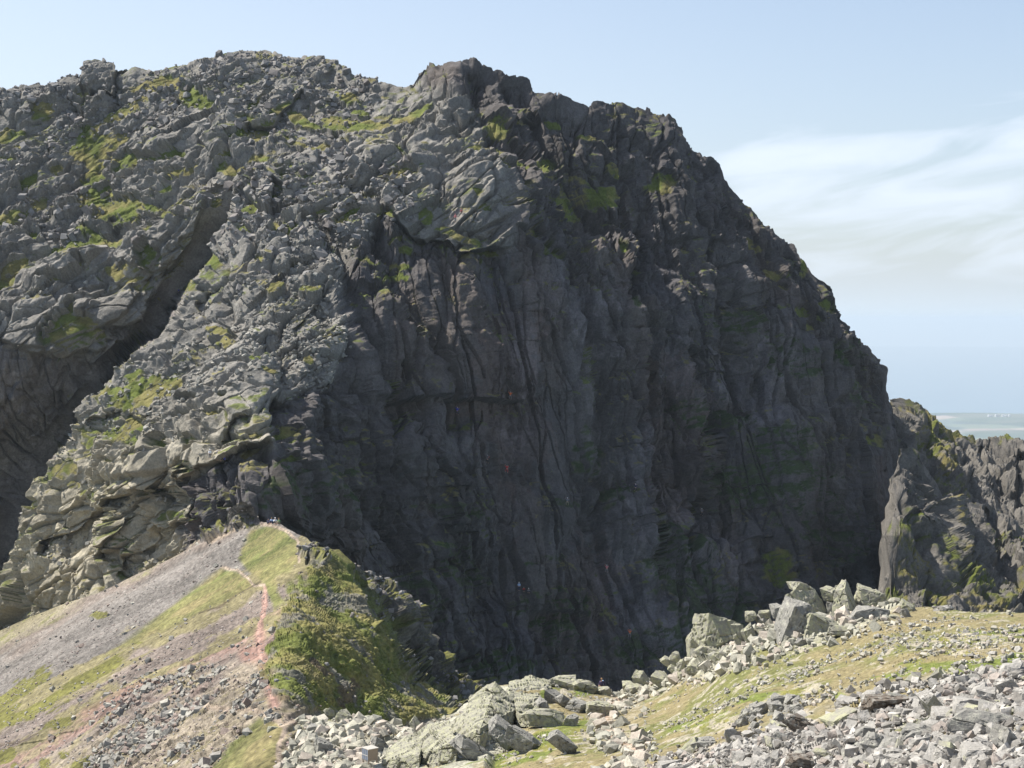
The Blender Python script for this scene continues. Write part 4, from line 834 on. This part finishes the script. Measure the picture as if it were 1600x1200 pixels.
person(993, 768, 'crag', 'climb', 'navy', 'black', 'white', 'climber in navy with white helmet beside the leafy dark ledges', 0)
print('people', time.time() - T0)

# ------------------------------------------------------------------ the sea, the coastal plain and the air
def sea_mesh():
    n = 96; R = [0, 6000, 12000, 20000, 35000, 57000]; V = [(0, 0, -900.)]
    for r in R[1:]: V += [(r * math.cos(2 * math.pi * k / n), r * math.sin(2 * math.pi * k / n), -900.) for k in range(n)]
    Fq = [(0, 0, 1 + k, 1 + (k + 1) % n) for k in range(n)]
    me = bpy.data.meshes.new('sea'); faces = [(0, 1 + k, 1 + (k + 1) % n) for k in range(n)]
    for j in range(len(R) - 2): faces += [(1 + j * n + k, 1 + (j + 1) * n + k, 1 + (j + 1) * n + (k + 1) % n, 1 + j * n + (k + 1) % n) for k in range(n)]
    me.from_pydata(V, [], faces); return me
m, nt_, b, nn_, ln_ = nodes('sea_water'); b.inputs['Base Color'].default_value = (.05, .12, .18, 1); b.inputs['Roughness'].default_value = .18
me = sea_mesh(); me.materials.append(m); o = bpy.data.objects.new('sea', me); C.objects.link(o); tag(o, kind='structure')
xs = np.linspace(-9000, 16000, 320); ys = np.concatenate([np.linspace(1500, 9000, 60), np.linspace(9050, 16500, 240)]); X, Y = np.meshgrid(xs, ys)
Pq = np.stack([X.ravel(), Y.ravel(), 0 * X.ravel()], -1); coast = 15300 + 700 * vnoise(Pq * [1, 0, 0] + 5, 3000, 701) + 300 * vnoise(Pq * [1, 0, 0], 900, 702)
z = -880 + 14 * fbm(Pq, 1800, 4, 703) - 60 * sst(Pq[:, 1], coast - 60, coast + 60) + 25 * (1 - sst(Pq[:, 1], 3000, 9000))
v, e, c1 = blocks(Pq + 120 * np.stack([vnoise(Pq, 500, 704), vnoise(Pq, 500, 705), 0 * z], -1), np.diag([1 / 520, 1 / 420, 1 / 1e6]), 706, 0, 1.0)
pal = np.array([(.34,.27,.22), (.10,.14,.12), (.28,.23,.20), (.07,.10,.10), (.14,.17,.12), (.38,.31,.27), (.05,.08,.08), (.12,.15,.14)])
fc = pal[(c1 * 7.99).astype(int)]; wood = sst(fbm(Pq, 1500, 3, 707), .1, .3); fc = mixc(fc, [.06, .09, .06], wood * .8)
Pq[:, 2] = z; r_, c_ = X.shape; idx = np.arange(r_ * c_).reshape(r_, c_)
M_far = ground_mat('farmland', .15, .004, 1, .002)
o = mesh_np('coastal_plain', Pq, np.stack([idx[:-1, :-1], idx[:-1, 1:], idx[1:, 1:], idx[1:, :-1]], -1).reshape(-1, 4), M_far, fc); tag(o, kind='structure')
# white works by the shore, far off
M_wh = plain('white_cladding', (.6, .6, .6)); M_rf = plain('pale_roof', (.6, .6, .62))
for k, (bx_, w_, h_) in enumerate([(1545, 7, 10), (1549, 9, 7), (1556, 6, 14), (1560, 10, 8), (1567, 8, 11), (1572, 11, 7), (1577, 6, 12)]):
    p_ = world(np.array([float(bx_)]), np.array([648.5]), np.array([14900.]))[0]; p_[2] = -880
    t = thing('works_building', p_, 'tiny white building by the far shore, number of its row cannot be told', 'building', 0, 'white buildings on the far coast')
    t['label'] = 'tiny white building in the row by the far shore'
    part('wall', [(-w_, w_, -15, 15, -10, h_)], M_wh, t); part('roof', [(-w_ - 1, w_ + 1, -16, 16, h_, h_ + 2)], M_rf, t)
v, f = boxes([(-60000, 60000, -60000, 60000, -901, 84)]); hz = mesh_np('haze', v, f, M_wh); hz.data.materials.clear()
m = bpy.data.materials.new('haze_air'); m.use_nodes = True; n_ = m.node_tree.nodes; n_.remove(n_['Principled BSDF'])
pv = n_.new('ShaderNodeVolumePrincipled'); pv.inputs['Density'].default_value = 5.2e-5; pv.inputs['Color'].default_value = (.72, .86, .98, 1); pv.inputs['Anisotropy'].default_value = .1
m.node_tree.links.new(pv.outputs[0], n_['Material Output'].inputs['Volume']); hz.data.materials.append(m); tag(hz, 'thin blue haze of summer air over the valley and coast', 'haze', kind='stuff')


# ------------------------------------------------------------------ light, sky, camera
SUN_AZ, SUN_EL = 72.0, 54.0          # degrees left of the view direction, and above the horizon
sd = np.array([-math.sin(math.radians(SUN_AZ)) * math.cos(math.radians(SUN_EL)), math.cos(math.radians(SUN_AZ)) * math.cos(math.radians(SUN_EL)), math.sin(math.radians(SUN_EL))])
from mathutils import Vector
sl = bpy.data.lights.new('sun', 'SUN'); sl.energy = 5.0; sl.angle = math.radians(.53); sl.color = (1, .94, .85)
so = bpy.data.objects.new('sun', sl); C.objects.link(so); so.rotation_euler = Vector(sd).to_track_quat('Z', 'Y').to_euler()
w = bpy.data.worlds.new('World'); bpy.context.scene.world = w; w.use_nodes = True; nt = w.node_tree; nn = nt.nodes.new; ln = nt.links.new
bg = nt.nodes['Background']
sky = nn('ShaderNodeTexSky'); sky.sky_type = 'NISHITA'; sky.sun_disc = False; sky.sun_elevation = math.radians(SUN_EL); sky.sun_rotation = math.radians(-SUN_AZ)
sky.altitude = 300; sky.air_density = 1.0; sky.dust_density = 2.2; sky.ozone_density = 1.5
tc = nn('ShaderNodeTexCoord')
def math_(op, a, b=None, c=None):
    n = nn('ShaderNodeMath'); n.operation = op
    for k, v in enumerate((a, b, c)):
        if v is None: continue
        if isinstance(v, (int, float)): n.inputs[k].default_value = v
        else: ln(v, n.inputs[k])
    return n.outputs[0]
def ramp(v, a, b, c=0, d=1):
    n = nn('ShaderNodeMapRange'); n.interpolation_type = 'SMOOTHSTEP'; ln(v, n.inputs['Value'])
    for k, x in zip(('From Min', 'From Max', 'To Min', 'To Max'), (a, b, c, d)): n.inputs[k].default_value = x
    return n.outputs['Result']
sp = nn('ShaderNodeSeparateXYZ'); ln(tc.outputs['Generated'], sp.inputs[0])
az = math_('ARCTAN2', sp.outputs['X'], sp.outputs['Y']); el = math_('ARCSINE', sp.outputs['Z'])
cb = nn('ShaderNodeCombineXYZ'); ln(math_('MULTIPLY', az, 9.0), cb.inputs[0]); ln(math_('ADD', math_('MULTIPLY', el, 42.0), math_('MULTIPLY', az, -6.0)), cb.inputs[1])
nz = nn('ShaderNodeTexNoise'); nz.inputs['Scale'].default_value = 1.0; nz.inputs['Detail'].default_value = 7; nz.inputs['Roughness'].default_value = .52; nz.inputs['Distortion'].default_value = .6; ln(cb.outputs[0], nz.inputs['Vector'])
elt = math_('ADD', el, math_('MULTIPLY', math_('ADD', az, -.1), -.2))
band = math_('MULTIPLY', ramp(elt, .135, .085), ramp(el, -.02, .05))
side = ramp(az, .02, .16)
cov = math_('ADD', math_('MULTIPLY', math_('MULTIPLY', band, side), .62), math_('MULTIPLY', band, .1))
cm = ramp(math_('ADD', math_('MULTIPLY', nz.outputs['Fac'], 1.9), cov), 1.0, 2.1)
cm = math_('MULTIPLY', math_('MULTIPLY', cm, band), .9)
veil = math_('MULTIPLY', ramp(el, .5, .0), ramp(az, .35, -.35, .34, .62))
cm = math_('MAXIMUM', cm, veil)
mx = nn('ShaderNodeMix'); mx.data_type = 'RGBA'; ln(cm, mx.inputs['Factor']); ln(sky.outputs[0], mx.inputs['A']); mx.inputs['B'].default_value = (5.6, 6.2, 7.1, 1)
m2 = nn('ShaderNodeMix'); m2.data_type = 'RGBA'; ln(math_('MULTIPLY', ramp(el, .055, -.012), .95), m2.inputs['Factor']); ln(mx.outputs['Result'], m2.inputs['A']); m2.inputs['B'].default_value = (5.0, 5.7, 6.3, 1)
ln(m2.outputs['Result'], bg.inputs['Color']); bg.inputs['Strength'].default_value = .095
cam = bpy.data.cameras.new('camera'); co = bpy.data.objects.new('camera', cam); C.objects.link(co)
cam.sensor_width = 36; cam.lens = 36 * F / 1600; cam.shift_y = -100 / 1600; cam.clip_start = .5; cam.clip_end = 200000
co.location = (0, 0, 0); co.rotation_euler = (math.radians(90), 0, 0)
sc = bpy.context.scene; sc.camera = co
sc.view_settings.view_transform = 'Standard'; sc.view_settings.look = 'None'; sc.view_settings.gamma = 1; sc.view_settings.exposure = .78
sc.cycles.use_denoising = True
sc.cycles.max_bounces = 5; sc.cycles.volume_bounces = 0
print('done', time.time() - T0)
